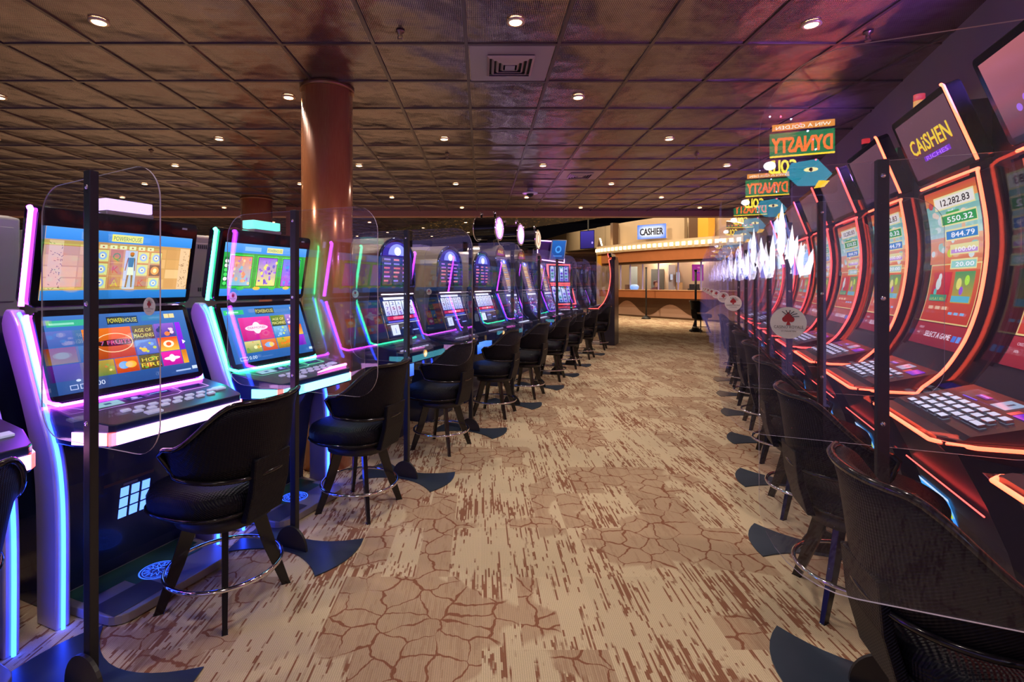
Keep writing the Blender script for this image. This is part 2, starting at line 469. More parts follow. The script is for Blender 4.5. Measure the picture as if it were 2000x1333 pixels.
class Canvas:
    """artwork on a surface; fn(x, y, off) -> local point"""
    def __init__(self, fn, mat=None, step=0.0):
        self.fn = fn; self.mb = MB(); self.mat = mat or SCREEN; self.off = 0.0008; self.step = step
    def _lift(self): self.off += 0.00025
    def quad(self, pts, cols):
        self._lift()
        if not isinstance(cols[0], (tuple, list)): cols = [cols] * 4
        self.mb.poly([self.fn(x, y, self.off) for x, y in pts], self.mat, [tuple(c) for c in cols])
    def rect(self, x0, y0, x1, y1, col, col2=None):
        """col bottom, col2 top"""
        col2 = col2 or col
        self._lift()
        n = max(1, int(abs(y1 - y0) / self.step + 0.99)) if self.step else 1
        for i in range(n):
            a, b = i / n, (i + 1) / n
            ya, yb = y0 + (y1 - y0) * a, y0 + (y1 - y0) * b
            ca = tuple(col[k] + (col2[k] - col[k]) * a for k in range(3)); cb = tuple(col[k] + (col2[k] - col[k]) * b for k in range(3))
            self.mb.poly([self.fn(x0, ya, self.off), self.fn(x1, ya, self.off), self.fn(x1, yb, self.off), self.fn(x0, yb, self.off)], self.mat, [ca, ca, cb, cb])
    def poly(self, pts, col):
        self._lift()
        self.mb.poly([self.fn(x, y, self.off) for x, y in pts], self.mat, col)
    def ell(self, cx, cy, rx, ry, col, n=20):
        self.poly([(cx + rx * cos(2*pi*i/n), cy + ry * sin(2*pi*i/n)) for i in range(n)], col)
    def ring(self, cx, cy, rx, ry, t, col, n=24):
        self._lift()
        for i in range(n):
            a, b = 2*pi*i/n, 2*pi*(i+1)/n
            self.mb.poly([self.fn(cx + (rx-t)*cos(a), cy + (ry-t)*sin(a), self.off), self.fn(cx + rx*cos(a), cy + ry*sin(a), self.off),
                          self.fn(cx + rx*cos(b), cy + ry*sin(b), self.off), self.fn(cx + (rx-t)*cos(b), cy + (ry-t)*sin(b), self.off)], self.mat, col)
    def frame(self, x0, y0, x1, y1, t, col):
        self.rect(x0, y0, x1, y0 + t, col); self.rect(x0, y1 - t, x1, y1, col); self.rect(x0, y0, x0 + t, y1, col); self.rect(x1 - t, y0, x1, y1, col)
    def text(self, s, x, y, h, col, w=None, align='c', shadow=None, bold=0):
        if bold:
            for dx, dy in ((-1, -1), (1, -1), (-1, 1), (1, 1)): self.text(s, x + dx * h * bold, y + dy * h * bold * .6, h, col, w, align, shadow if dx == -1 and dy == -1 else None)
            return
        if shadow: self.text(s, x + h * 0.06, y - h * 0.06, h, shadow, w, align)
        vs, fs, tw = text_geo(s)
        self._lift()
        kx = h / 0.72
        if w: kx = w / tw
        ox = x - (tw * kx / 2 if align == 'c' else 0)
        n = len(self.mb.v)
        self.mb.v += [tuple(self.fn(ox + vx * kx, y + vy * h / 0.72, self.off)) for vx, vy in vs]
        for f in fs: self.mb.face([n + i for i in f], self.mat, tuple(col))
    def line(self, x0, y0, x1, y1, t, col):
        dx, dy = x1 - x0, y1 - y0; L = sqrt(dx*dx + dy*dy) or 1; nx, ny = -dy / L * t / 2, dx / L * t / 2
        self.poly([(x0 - nx, y0 - ny), (x1 - nx, y1 - ny), (x1 + nx, y1 + ny), (x0 + nx, y0 + ny)], col)
    def build(self, name, parent, label=None):
        return self.mb.build(name, parent, label=label)

def planefn(O, a, b, n=None):
    O, a, b = Vector(O), Vector(a).normalized(), Vector(b).normalized()
    n = Vector(n).normalized() if n else a.cross(b).normalized()
    return lambda x, y, off: O + a * x + b * y + n * off

def curvefn(prof, lift=0.0):
    """prof list of (x,z) in the xz plane; x of canvas runs along +y, y of canvas is arc length"""
    ps = [Vector((p[0], 0, p[1])) for p in prof]
    L = [0.0]
    for i in range(1, len(ps)): L.append(L[-1] + (ps[i] - ps[i-1]).length)
    def fn(x, y, off):
        s = min(max(y, 0.0), L[-1] - 1e-6)
        i = 0
        while i < len(L) - 2 and L[i+1] < s: i += 1
        t = (s - L[i]) / (L[i+1] - L[i])
        p = ps[i].lerp(ps[i+1], t)
        d = (ps[i+1] - ps[i]).normalized()
        nn = Vector((d.z, 0, -d.x))
        return Vector((p.x, x, p.z)) + nn * (off + lift)
    return fn, L[-1]

def smooth_prof(pts, n=4):
    """Catmull-Rom through (x,z) points"""
    out = []
    for i in range(len(pts) - 1):
        p0 = pts[max(i-1, 0)]; p1 = pts[i]; p2 = pts[i+1]; p3 = pts[min(i+2, len(pts)-1)]
        for j in range(n):
            t = j / n
            out.append(tuple(0.5 * ((2*p1[k]) + (-p0[k]+p2[k])*t + (2*p0[k]-5*p1[k]+4*p2[k]-p3[k])*t*t + (-p0[k]+3*p1[k]-3*p2[k]+p3[k])*t**3) for k in range(len(p1))))
    out.append(tuple(pts[-1]))
    return out

def thing(name, label, cat, loc=(0, 0, 0), rotz=0.0, group=None):
    o = bpy.data.objects.new(name, None); COL.objects.link(o)
    o.location = loc; o.rotation_euler = (0, 0, rotz)
    o.empty_display_size = 0.1
    o['label'] = label; o['category'] = cat
    if group: o['group'] = group
    return o
def tag(o, label, cat, group=None):
    o['label'] = label; o['category'] = cat
    if group: o['group'] = group
    return o
def struct(o):
    o['kind'] = 'structure'; return o
def dup(root, loc, rotz, label=None, group=None):
    r = root.copy(); COL.objects.link(r); r.location = loc; r.rotation_euler = (0, 0, rotz)
    if label: r['label'] = label
    if group: r['group'] = group
    for ch in list(root.children):
        c = ch.copy(); COL.objects.link(c); c.parent = r
        for g in ch.children:
            d = g.copy(); COL.objects.link(d); d.parent = c
    return r
RL = -TH            # left row things face +v (the aisle)
RR = pi - TH        # right row things face -v (the aisle)
#==STRUCTURE==
# ================================================================= the room
PERF = MATS['perforated_metal']
WALLM = pbr('lilac_painted_wall', (0.36, 0.29, 0.38), 0.5, noise=0.06, nscale=3)
BEAMM = pbr('copper_beam_paint', (0.42, 0.20, 0.14), 0.4)
BLACKW = pbr('black_void_paint', (0.004, 0.004, 0.006), 0.8)
DARKW = pbr('dark_brown_wall', (0.03, 0.018, 0.014), 0.6)

fl = MB(); fl.box(-24, 26, -5, 46, -0.1, 0.0, MATS['patterned_carpet'])
struct(fl.build('floor'))
cl = MB()
def yu(Y, v): return (Y + v * S) / C
WV = 1.52
a_, b_ = P(yu(-5, WV), WV), P(yu(10.9, WV), WV)
cl.extr([(-24, -5, CEIL), (a_.x, a_.y, CEIL), (b_.x, b_.y, CEIL), (-24, 10.9, CEIL)], (0, 0, 0.05), PERF)
cl.extr([(-24, 11.1, CEIL), (3.5, 11.1, CEIL), (-1.7, 18.2, CEIL), (-24, 18.2, CEIL)], (0, 0, 0.05), PERF)
struct(cl.build('ceiling'))
# T-bar grid under the tiles
tb = MB(); TBM = pbr('ceiling_grid_metal', (0.16, 0.115, 0.11), 0.35, metal=0.7)
k0 = -38
for k in range(k0, 12):
    x = -0.103 + 0.61 * k
    y1 = 10.85
    if x > a_.x: 
        # start where the slanted wall leaves the column line
        u = (x - WV * C) / S; y0 = P(u, WV).y
        if y0 > y1: continue
    else: y0 = -5
    tb.box(x - 0.011, x + 0.011, y0, y1, CEIL - 0.008, CEIL + 0.004, TBM)
for j in range(-12, 14):
    y = 2.71 + 0.61 * j
    if y > 10.85: continue
    x1 = P(yu(y, WV), WV).x
    tb.box(-24, x1, y - 0.011, y + 0.011, CEIL - 0.007, CEIL + 0.004, TBM)
for k in range(k0, 6):
    x = -0.103 + 0.61 * k
    y1 = 18.2 if x < -1.7 else 18.2 - (x + 1.7) * 7.1 / 5.2
    tb.box(x - 0.011, x + 0.011, 11.1, y1, CEIL - 0.008, CEIL + 0.004, TBM)
for j in range(0, 12):
    y = 11.3 + 0.61 * j
    x1 = -1.7 + (18.2 - y) * 5.2 / 7.1
    tb.box(-24, x1, y - 0.011, y + 0.011, CEIL - 0.007, CEIL + 0.004, TBM)
struct(tb.build('trim_1'))
wr = MB(); a1, b1 = P(-5, WV), P(17.9, WV); nn = Vector((C, -S, 0)) * 0.15
wr.extr([tuple(a1), tuple(b1), tuple(b1 + nn), tuple(a1 + nn)], (0, 0, 4.8), WALLM)
struct(wr.build('wall_right'))
hb = MB(); hb.box(-24, b_.x + 0.3, 10.85, 11.1, 2.915, CEIL + 0.06, BEAMM)
struct(hb.build('trim_2', bevel=0.01))
vd = MB()
vd.box(-24, 26, 10.95, 11.1, CEIL + 0.06, 7.0, BLACKW)
vd.extr([(3.6, 11.1, CEIL + 0.05), (-1.7, 18.3, CEIL + 0.05), (-1.85, 18.2, CEIL + 0.05), (3.45, 11.1, CEIL + 0.05)], (0, 0, 3.95), BLACKW)
vd.box(-24, 26, 10.95, 46, 7.0, 7.1, BLACKW)
struct(vd.build('ceiling_void'))
fw = MB(); fw.box(-24, -1.8, 18.2, 18.35, 0, 7, BLACKW); fw.box(-1.8, 26, 45.9, 46, 0, 7, BLACKW); fw.box(-1.95, -1.8, 18.2, 46, 0, 7, BLACKW); fw.box(-24, -23.9, 11, 18.2, 0, 7, BLACKW)
struct(fw.build('wall_back'))
lw_ = MB(); lw_.box(-16.2, -16.0, -5, 18.2, 0, CEIL, DARKW); struct(lw_.build('wall_left'))
# glitter strip along the diagonal edge of the ceiling
gg = MB(); gm = MATS['gold_glitter']
gg.extr([(3.42, 11.12, CEIL - 0.012), (-1.75, 18.15, CEIL - 0.012), (-5.2, 18.15, CEIL - 0.012), (0.0, 11.12, CEIL - 0.012)], (0, 0, 0.01), gm)
struct(gg.build('trim_3'))

# ----------------------------------------------------------------- columns
def column(x, y, r, name, label):
    t = thing(name, label, 'column', (x, y, 0))
    m = MB(); m.lathe([(r, 0), (r, CEIL)], MATS['brushed_copper'], 48); m.build('shaft', t)
    m = MB(); m.lathe([(r + 0.012, CEIL - 0.035), (r + 0.012, CEIL - 0.001)], pbr('copper_collar', (0.30, 0.14, 0.07), 0.3, metal=0.6), 48); m.build('collar', t)
    return t
column(-1.25, 4.08, 0.20, 'copper_column', 'round copper column standing behind the green-lit slot machine, nearest the camera')
column(-4.15, 9.3, 0.27, 'copper_column', 'distant copper column seen over the left row of machines')
pt = MB(); pt.box(-4.0, -3.2, 10.3, 10.5, 0, CEIL, BEAMM)
tag(pt.build('partition'), 'flat copper-brown partition beside the distant column', 'partition')

# ----------------------------------------------------------------- ceiling fittings
RIMM = pbr('downlight_rim', (0.75, 0.55, 0.38), 0.3, metal=0.5)
LENS = glow('warm_lamp_lens', (1.0, 0.62, 0.30), 14.0, sample=False)
dl0 = None
def lamp_at(x, y, power):
    ld = bpy.data.lights.new('downlight_lamp', 'SPOT'); ld.energy = power; ld.color = (1.0, 0.86, 0.72)
    ld.spot_size = radians(135); ld.spot_blend = 0.75; ld.shadow_soft_size = 0.05
    lo = bpy.data.objects.new('downlight_lamp', ld); COL.objects.link(lo); lo.location = (x, y, CEIL - 0.03)
    return lo
def side_words(x, y):
    return 'row %s' % 'x'
for i, (x, y) in enumerate(DOWN_POS):
    if dl0 is None:
        dl0 = thing('recessed_downlight', '', 'downlight', (x, y, CEIL), 0)
        m = MB(); 
        n0 = 24
        rows = [[(r * cos(2*pi*q/n0), r * sin(2*pi*q/n0), z) for q in range(n0)] for r, z in ((0.052, -0.002), (0.056, -0.012), (0.042, -0.016), (0.036, -0.010))]
        m.grid(rows, RIMM, closed=True); m.build('rim', dl0)
        m = MB(); m.lathe([(0.036, -0.014), (0.036, -0.009)], LENS, 20); m.build('lens', dl0)
        d = dl0
    else:
        d = dup(dl0, (x, y, CEIL), 0)
    d['group'] = 'warm recessed downlights in the metal ceiling'
    lamp_at(x, y, LAMP_W)
    d['_xy'] = (x, y)
DL = [o for o in COL.objects if o.get('_xy') is not None]
def img(o):
    x, y = o['_xy']
    return (VX + FPX * x / y if y > 0.3 else -999, HY - FPX * (CEIL - HC) / y if y > 0.3 else -999)
ordn = ['first', 'second', 'third', 'fourth', 'fifth', 'sixth', 'seventh', 'eighth', 'ninth', 'tenth', 'eleventh', 'twelfth', 'thirteenth', 'fourteenth', 'fifteenth', 'sixteenth', 'seventeenth', 'eighteenth', 'nineteenth', 'twentieth']
from collections import defaultdict
rowsd = defaultdict(list)
for o in DL: rowsd[round(o['_xy'][1], 1)].append(o)
vis = []
for yk in sorted(rowsd):
    r = [o for o in rowsd[yk] if -30 < img(o)[0] < 2030 and img(o)[1] > -20]
    if r: vis.append((yk, sorted(r, key=lambda o: o['_xy'][0])))
for ri, (yk, r) in enumerate(vis):
    nm = 'nearest' if ri == 0 else ordn[ri] + '-nearest'
    for qi, o in enumerate(r):
        if len(r) == 1: o['label'] = 'recessed ceiling downlight alone in the %s row from the camera' % nm
        else: o['label'] = 'recessed ceiling downlight, %s from the left in the %s row' % (ordn[qi], nm)
for o in DL:
    if not o.get('label'): o['label'] = 'recessed ceiling downlight above the camera, outside the picture'
    del o['_xy']

def vent(x, y, label, face=True):
    t = thing('ceiling_air_vent', label, 'air vent', (x, y, CEIL))
    vm = pbr('vent_metal', (0.42, 0.33, 0.34), 0.35, metal=0.4); dk = pbr('vent_dark', (0.01, 0.008, 0.008), 0.7)
    m = MB(); m.box(-0.285, 0.285, -0.285, 0.285, -0.006, -0.001, vm); m.build('panel', t)
    m = MB(); m.box(-0.16, 0.16, -0.16, 0.16, -0.010, -0.0055, dk); m.build('opening', t)
    for i, r in enumerate((0.165, 0.132, 0.099, 0.066)):
        m = MB(); z0 = -0.012; z1 = -0.030
        rows = [[(sx * rr, sy * rr, z) for sx, sy in ((-1, -1), (1, -1), (1, 1), (-1, 1))] for rr, z in ((r, z0), (r, z0 - 0.004), (r - 0.016, z1), (r - 0.018, z1 + 0.002), (r - 0.004, z0))]
        m.grid(rows, vm, sm=False, closed=True); m.build('louvre', t)
    m = MB(); m.box(-0.035, 0.035, -0.035, 0.035, -0.03, -0.012, vm); m.build('centre_plate', t)
    return t
vent(0.202, 3.625, 'square louvred air vent in the ceiling, nearest the camera')
vent(1.42, 7.285, 'small louvred air vent in the purple-lit ceiling ahead')
vent(-4.68, 7.9, 'louvred air vent in the ceiling above the left machines')
def sprinkler(x, y, label):
    t = thing('fire_sprinkler', label, 'sprinkler', (x, y, CEIL)); bm_ = pbr('sprinkler_brass', (0.25, 0.17, 0.14), 0.3, metal=0.8)
    m = MB(); m.lathe([(0.028, -0.002), (0.028, -0.008), (0.014, -0.014), (0.010, -0.03)], bm_, 14); m.build('cup', t)
    m = MB(); m.tube([(-0.012, 0, -0.028), (-0.014, 0, -0.045), (0, 0, -0.056), (0.014, 0, -0.045), (0.012, 0, -0.028)], 0.003, bm_, 6); m.build('yoke', t)
    m = MB(); m.lathe([(0.018, -0.057), (0.018, -0.060)], bm_, 12); m.build('deflector', t)
    return t
sprinkler(-0.51, 3.15, 'fire sprinkler in the dark ceiling tile left of the vent')
sprinkler(2.42, 3.16, 'fire sprinkler near the top of the lilac wall')
sprinkler(-0.42, 6.1, 'fire sprinkler in the ceiling above the middle machines')
sprinkler(2.6, 6.1, 'fire sprinkler in the ceiling at centre right')
sprinkler(-3.9, 5.95, 'fire sprinkler in the ceiling above the left machines')
t = thing('security_camera', 'white-ringed dome security camera hanging below the ceiling', 'camera', (0.79, 8.25, CEIL))
m = MB(); m.lathe([(0.05, -0.002), (0.05, -0.06), (0.03, -0.075)], GREYM, 16); m.build('mount', t)
m = MB(); m.lathe([(0.05, -0.074), (0.125, -0.085), (0.125, -0.10), (0.06, -0.103)], pbr('white_plastic', (0.75, 0.72, 0.8), 0.35), 20); m.build('ring', t)
m = MB(); m.lathe([(0.06, -0.102), (0.055, -0.13), (0.03, -0.15), (0.006, -0.156)], BLACKG, 16); m.build('dome', t)
# bracket on the lilac wall
t = thing('wall_sensor', 'small white and blue sensor box high on the lilac wall', 'sensor', P(2.62, WV - 0.001, 2.60), RR)
m = MB(); m.box(0.0, 0.05, -0.05, 0.0, -0.06, 0.07, pbr('white_plastic', (0.75, 0.72, 0.8), 0.35)); m.build('box', t, 0.006)
m = MB(); m.box(0.0, 0.06, 0.0, 0.03, -0.0, 0.12, pbr('blue_plastic', (0.02, 0.07, 0.25), 0.3)); m.build('clip', t, 0.004)
m = MB(); m.tube([(0.03, 0.02, 0.0), (0.02, -0.05, -0.07), (0.015, -0.09, -0.2), (0.01, -0.1, -0.5)], 0.004, BLACKM, 6); m.build('cable', t)

# ================================================================= the cashier
TANW = pbr('tan_wall', (0.62, 0.47, 0.30), 0.6, noise=0.05, nscale=2)
TANL = pbr('tan_wall_panel', (0.56, 0.42, 0.28), 0.5)
BROWNP = pbr('brown_panel', (0.11, 0.055, 0.028), 0.45)
ORWOOD = pbr('orange_wood', (0.45, 0.16, 0.065), 0.35, noise=0.15, nscale=3)
PINKT = pbr('pink_tan_panel', (0.56, 0.36, 0.27), 0.5)
GOLDW = pbr('golden_paint', (0.75, 0.36, 0.04), 0.4)
def bez(p0, p1, p2, n):
    return [tuple((1-t)**2 * p0[k] + 2*(1-t)*t * p1[k] + t*t * p2[k] for k in range(2)) for t in [i / n for i in range(n + 1)]]
FAC = bez((5.78, 25.0), (6.25, 22.3), (11.6, 16.2), 28)
def offs(pts, d):
    out = []
    for i, p in enumerate(pts):
        a = pts[max(i-1, 0)]; b = pts[min(i+1, len(pts)-1)]
        tx, ty = b[0]-a[0], b[1]-a[1]; L = sqrt(tx*tx+ty*ty)
        out.append((p[0] + ty / L * d, p[1] - tx / L * d))   # +d = away from the camera side is negative
    return out
def ribbon(m, pts, d0, d1, z0, z1, mat):
    A = offs(pts, d0); B = offs(pts, d1)
    n = len(m.v); k = len(A)
    for (x, y) in A: m.v += [(x, y, z0), (x, y, z1)]
    for (x, y) in B: m.v += [(x, y, z0), (x, y, z1)]
    for i in range(k - 1):
        a = n + 2*i; b = n + 2*k + 2*i
        m.face((a, a+2, a+3, a+1), mat); m.face((b, b+1, b+3, b+2), mat)
        m.face((a+1, a+3, b+3, b+1), mat); m.face((a, b, b+2, a+2), mat)
    for a, b in ((n, n+2*k), (n+2*(k-1), n+2*k+2*(k-1))):
        m.face((a, a+1, b+1, b), mat)
# tangent runs +x,-y (towards the right and nearer); offs(+d) = (ty,-tx)*d -> towards the camera side (-x,-y)
bw = MB()
BL = [(3.6, 39.5), (5.2, 31.0), (7.6, 25.0), (9.2, 21.5), (13.5, 13.5)]
ribbon(bw, BL[:3], 0, -0.3, 3.45, 4.6, TANW)
ribbon(bw, [(6.35, 27.9), (7.6, 25.0), (9.2, 21.5), (13.5, 13.5)], 0.0, -0.3, 0.0, 4.6, TANW)
struct(bw.build('wall_cashier'))
bc = MB(); bc.extr([(3.6, 39.5, 3.45), (5.2, 31, 3.45), (7.6, 25.0, 3.45), (12, 30, 3.45), (12, 45, 3.45), (3.6, 45, 3.45)], (0, 0, 0.05), pbr('slatted_brown_ceiling', (0.20, 0.12, 0.06), 0.5)); 
for i in range(7):
    y = 31 + i * 2.0
    bc.box(3.5, 9.5, y, y + 0.25, 3.33, 3.45, pbr('tan_beam', (0.42, 0.27, 0.12), 0.5))
struct(bc.build('ceiling_far_room'))
for i, (px, py) in enumerate(((1145, 488), (1174, 484), (1157, 497), (1182, 494), (1183, 499), (1143, 503), (1130, 498))):
    Y = 31 + (py - 484) * 0.55
    m = MB(); m.lathe([(0.075, -0.05), (0.085, 0.0)], LENS, 12)
    q = m.build('spotlight', loc=((px - VX) / FPX * Y, Y, HC + (HY - py) / FPX * Y))
    tag(q, 'tiny warm spotlight in the low ceiling far left of the cashier', 'spotlight', 'far spotlights left of the cashier')

cb = thing('cashier_booth', 'curved cashier booth with orange wood header and wavy brown counter front', 'booth', (0, 0, 0))
m = MB(); ribbon(m, FAC[2:], -0.25, -0.55, 0.0, 0.88, PINKT); ribbon(m, FAC[2:], -0.22, -0.5, 0.0, 0.07, BROWNP); m.build('counter_front', cb)
# wavy drape shape on the counter front
A = offs(FAC[2:], -0.235); m = MB(); k = len(A)
Ls = [0.0]
for i in range(1, k): Ls.append(Ls[-1] + sqrt((A[i][0]-A[i-1][0])**2 + (A[i][1]-A[i-1][1])**2))
def on_curve(pts, Lq, s):
    s = max(0, min(s, Lq[-1] - 1e-6)); i = 0
    while Lq[i+1] < s: i += 1
    t = (s - Lq[i]) / (Lq[i+1] - Lq[i])
    return (pts[i][0] + (pts[i+1][0]-pts[i][0]) * t, pts[i][1] + (pts[i+1][1]-pts[i][1]) * t)
def wave(s):
    return 0.40 + 0.26 * cos(2 * pi * (s - 0.4) / 2.35) * (-1) + 0.06 * sin(s * 1.3)
for i in range(70):
    s0, s1 = Ls[-1] * i / 70, Ls[-1] * (i + 1) / 70
    p, q = on_curve(A, Ls, s0), on_curve(A, Ls, s1)
    m.poly([(p[0], p[1], wave(s0)), (q[0], q[1], wave(s1)), (q[0], q[1], 0.88), (p[0], p[1], 0.88)], BROWNP)
m.build('wavy_panel', cb, label='dark brown wavy panel')
m = MB(); ribbon(m, FAC[1:], 0.05, -0.75, 0.87, 1.19, ORWOOD); ribbon(m, FAC[1:], 0.07, -0.8, 1.19, 1.22, pbr('counter_top_wood', (0.66, 0.38, 0.2), 0.3)); m.build('counter', cb)
m = MB(); ribbon(m, FAC, 0.05, -0.30, 2.46, 2.93, ORWOOD); ribbon(m, FAC, 0.0, -0.35, 2.36, 2.46, BROWNP); m.build('header', cb)
m = MB(); ribbon(m, FAC, 0.12, -1.2, 2.93, 3.30, TANL); m.build('marquee_band', cb)
m = MB(); A2 = offs(FAC, 0.15); L2 = [0.0]
for i in range(1, len(A2)): L2.append(L2[-1] + sqrt((A2[i][0]-A2[i-1][0])**2 + (A2[i][1]-A2[i-1][1])**2))
BULB = glow('marquee_bulb', (1.0, 0.72, 0.38), 3.0, sample=False)
ng = int(L2[-1] / 0.27)
for i in range(ng):
    p = on_curve(A2, L2, (i + 0.5) * L2[-1] / ng)
    q = on_curve(A2, L2, (i + 0.6) * L2[-1] / ng)
    bb = MB(); dx, dy = q[0]-p[0], q[1]-p[1]; L_ = sqrt(dx*dx+dy*dy); dx, dy = dx/L_, dy/L_
    bb.extr([(p[0]-dx*0.07, p[1]-dy*0.07, 3.03), (p[0]+dx*0.07, p[1]+dy*0.07, 3.03), (p[0]+dx*0.07+dy*0.04, p[1]+dy*0.07-dx*0.04, 3.03), (p[0]-dx*0.07+dy*0.04, p[1]-dy*0.07-dx*0.04, 3.03)], (0, 0, 0.15), BULB)
    bb.build('marquee_light', cb)
m = MB(); ribbon(m, FAC[:3], 0.06, -0.5, 2.36, 2.93, GOLDW); m.build('header_end', cb, label='golden end of the header')
# upper sign wall with brown pilasters
m = MB(); ribbon(m, FAC[3:17], -0.75, -0.95, 3.30, 4.42, TANL); m.build('sign_wall', cb)
for i0, nm in ((2, 'left'), (17, 'right')):
    m = MB(); ribbon(m, FAC[i0:i0+2], -0.45, -0.95, 3.30, 4.45, BROWNP); m.build('pilaster', cb)
m = MB(); ribbon(m, FAC[18:20], -0.40, -0.9, 3.30, 4.5, GOLDW); m.build('golden_panel', cb, label='golden yellow painted panel')
# curled golden ribbon (arch) on the right
pc = on_curve(offs(FAC, -0.2), L2, L2[-1] * 0.755); tx = Vector((FAC[22][0]-FAC[19][0], FAC[22][1]-FAC[19][1], 0)).normalized()
m = MB(); n = 14
rows = []
nx_ = Vector((tx.y, -tx.x, 0))
for i in range(n + 1):
    an = pi * 0.5 * i / n
    o_, i_ = 0.85, 0.55
    base = Vector((pc[0], pc[1], 3.30)) - tx * 0.2
    po = base + tx * o_ * cos(an) + Vector((0, 0, 1)) * 0.95 * sin(an); pi_ = base + tx * i_ * cos(an) + Vector((0, 0, 1)) * 0.68 * sin(an)
    rows.append([po, po + nx_ * 0.3, pi_ + nx_ * 0.3, pi_])
m.grid(rows, GOLDW, sm=False, closed=True); m.build('curled_arch', cb, label='golden curled arch')
# cove lit waves: wave topped panels with a warm lamp tube behind
COVE = glow('warm_cove', (1.0, 0.66, 0.28), 30.0)
def cove(i0, i1, base, amp, nm, ph):
    A = offs(FAC[i0:i1], 0.0 if i0 > 10 else 0.05); Lq = [0.0]
    for i in range(1, len(A)): Lq.append(Lq[-1] + sqrt((A[i][0]-A[i-1][0])**2 + (A[i][1]-A[i-1][1])**2))
    m = MB(); mt = MB(); pts = []
    N = 26
    for i in range(N):
        s0, s1 = Lq[-1] * i / N, Lq[-1] * (i + 1) / N
        p, q = on_curve(A, Lq, s0), on_curve(A, Lq, s1)
        z0 = base + amp * cos(2*pi*(s0 / Lq[-1]) + ph); z1 = base + amp * cos(2*pi*(s1 / Lq[-1]) + ph)
        m.poly([(p[0], p[1], 3.0), (q[0], q[1], 3.0), (q[0], q[1], z1), (p[0], p[1], z0)], BROWNP)
        pts.append((p[0] + 0.06, p[1] + 0.08, z0 - 0.01))
    m.build('wave_panel', cb); mt.tube(pts, 0.035, COVE, 6); mt.build('cove_light', cb)
cove(21, 29, 3.62, 0.22, 'right', 0.2)
cove(0, 3, 3.55, 0.16, 'left', 3.3)
# glass screens with bright posts
for i, f in enumerate((0.10, 0.155, 0.215, 0.285, 0.365, 0.455, 0.55, 0.65, 0.76, 0.88)):
    A3 = offs(FAC, -0.2); p = on_curve(A3, L2, L2[-1] * f)
    m = MB(); m.box(p[0]-0.025, p[0]+0.025, p[1]-0.025, p[1]+0.025, 1.21, 2.37, pbr('brushed_post', (0.55, 0.48, 0.70), 0.25, metal=0.5)); m.build('glass_post', cb)
m = MB(); ribbon(m, FAC[2:], -0.2, -0.21, 1.22, 2.36, MATS['clear_acrylic']); m.build('security_glass', cb)
# inside of the booth
m = MB(); ribbon(m, FAC[1:], -2.3, -2.4, 0.0, 2.95, pbr('booth_wall', (0.42, 0.36, 0.30), 0.6)); m.build('inner_wall', cb)
m = MB(); ribbon(m, FAC[1:], -0.3, -2.4, 2.90, 2.96, pbr('booth_ceiling', (0.5, 0.4, 0.3), 0.7)); m.build('inner_ceiling', cb)
m = MB()
for f in (0.25, 0.5, 0.75):
    p = on_curve(offs(FAC, -1.2), L2, L2[-1] * f)
    m.box(p[0]-0.5, p[0]+0.5, p[1]-0.12, p[1]+0.12, 2.85, 2.90, glow('booth_tube', (1.0, 0.85, 0.7), 60.0))
m.build('booth_lights', cb)
# things behind the glass
def at(px, py, Y): return Vector(((px - VX) / FPX * Y, Y, HC + (HY - py) / FPX * Y))
def booth_panel(name, label, cat, px0, px1, py0, py1, Y, col, emit=0.0, extra=None):
    p0, p1 = at(px0, py1, Y), at(px1, py0, Y)
    c = Canvas(lambda x, y, off: Vector((x, -off, y)), attr_mat('booth_poster', 0.55) if emit else PRINT)
    w_, h_ = p1.x - p0.x, p1.z - p0.z
    c.mb.box(0, w_, 0, 0.03, 0, h_, DARKPL if emit else c.mat, col)
    c.rect(0, 0, w_, h_, col)
    if extra: extra(c, w_, h_)
    o = c.build(name, None); o.location = p0
    tag(o, label, cat); return o
def pink(c, w_, h_):
    random.seed(3)
    for i in range(14):
        c.rect(*(lambda a, b, s: (a, b, a + s, b + s * 0.6))(random.uniform(0, w_*0.8), random.uniform(0, h_*0.85), random.uniform(0.05, 0.14)), random.choice([hexc('ff7ad0'), hexc('8a2ad8'), hexc('ffd0a0'), hexc('c020a0')]))
booth_panel('poster', 'pink and purple lit poster behind the cashier glass', 'poster', 1352, 1374, 517, 549, 20.9, hexc('c83aa6'), 1, pink)
booth_panel('door_panel', 'pale tall door leaf behind the cashier glass with a dispenser on it', 'door', 1306, 1319, 518, 567, 22.6, hexc('b9b4b6'))
booth_panel('notice_board', 'white board on the cashier back wall beside the door leaf', 'board', 1321, 1335, 532, 552, 22.4, hexc('dfe6ff'), 1)
booth_panel('hand_dispenser', 'white dispenser fixed on the pale door leaf', 'dispenser', 1309, 1314, 536, 547, 22.5, hexc('f2f2ff'), 1)
booth_panel('cardboard_box', 'light brown box standing behind the cashier glass', 'box', 1322, 1333, 552, 567, 22.0, hexc('c39a66'))
booth_panel('grey_curtain', 'grey panel behind the left cashier window', 'panel', 1229, 1245, 521, 566, 24.0, hexc('8f9a94'))
booth_panel('back_shelf', 'grey-green shelf unit behind the middle cashier window', 'shelf', 1272, 1297, 526, 566, 23.2, hexc('7f8a86'))
bo = MB(); bo.lathe([(0.02, 0), (0.12, 0.02), (0.19, 0.12), (0.19, 0.2), (0.12, 0.27), (0.02, 0.28)], glow('bright_blue', (0.02, 0.35, 0.95), 0.7, sample=False), 20)
tag(bo.build('counter_display', loc=at(1239, 568, 22.75), label=''), 'bright blue rounded display on the cashier counter', 'display')
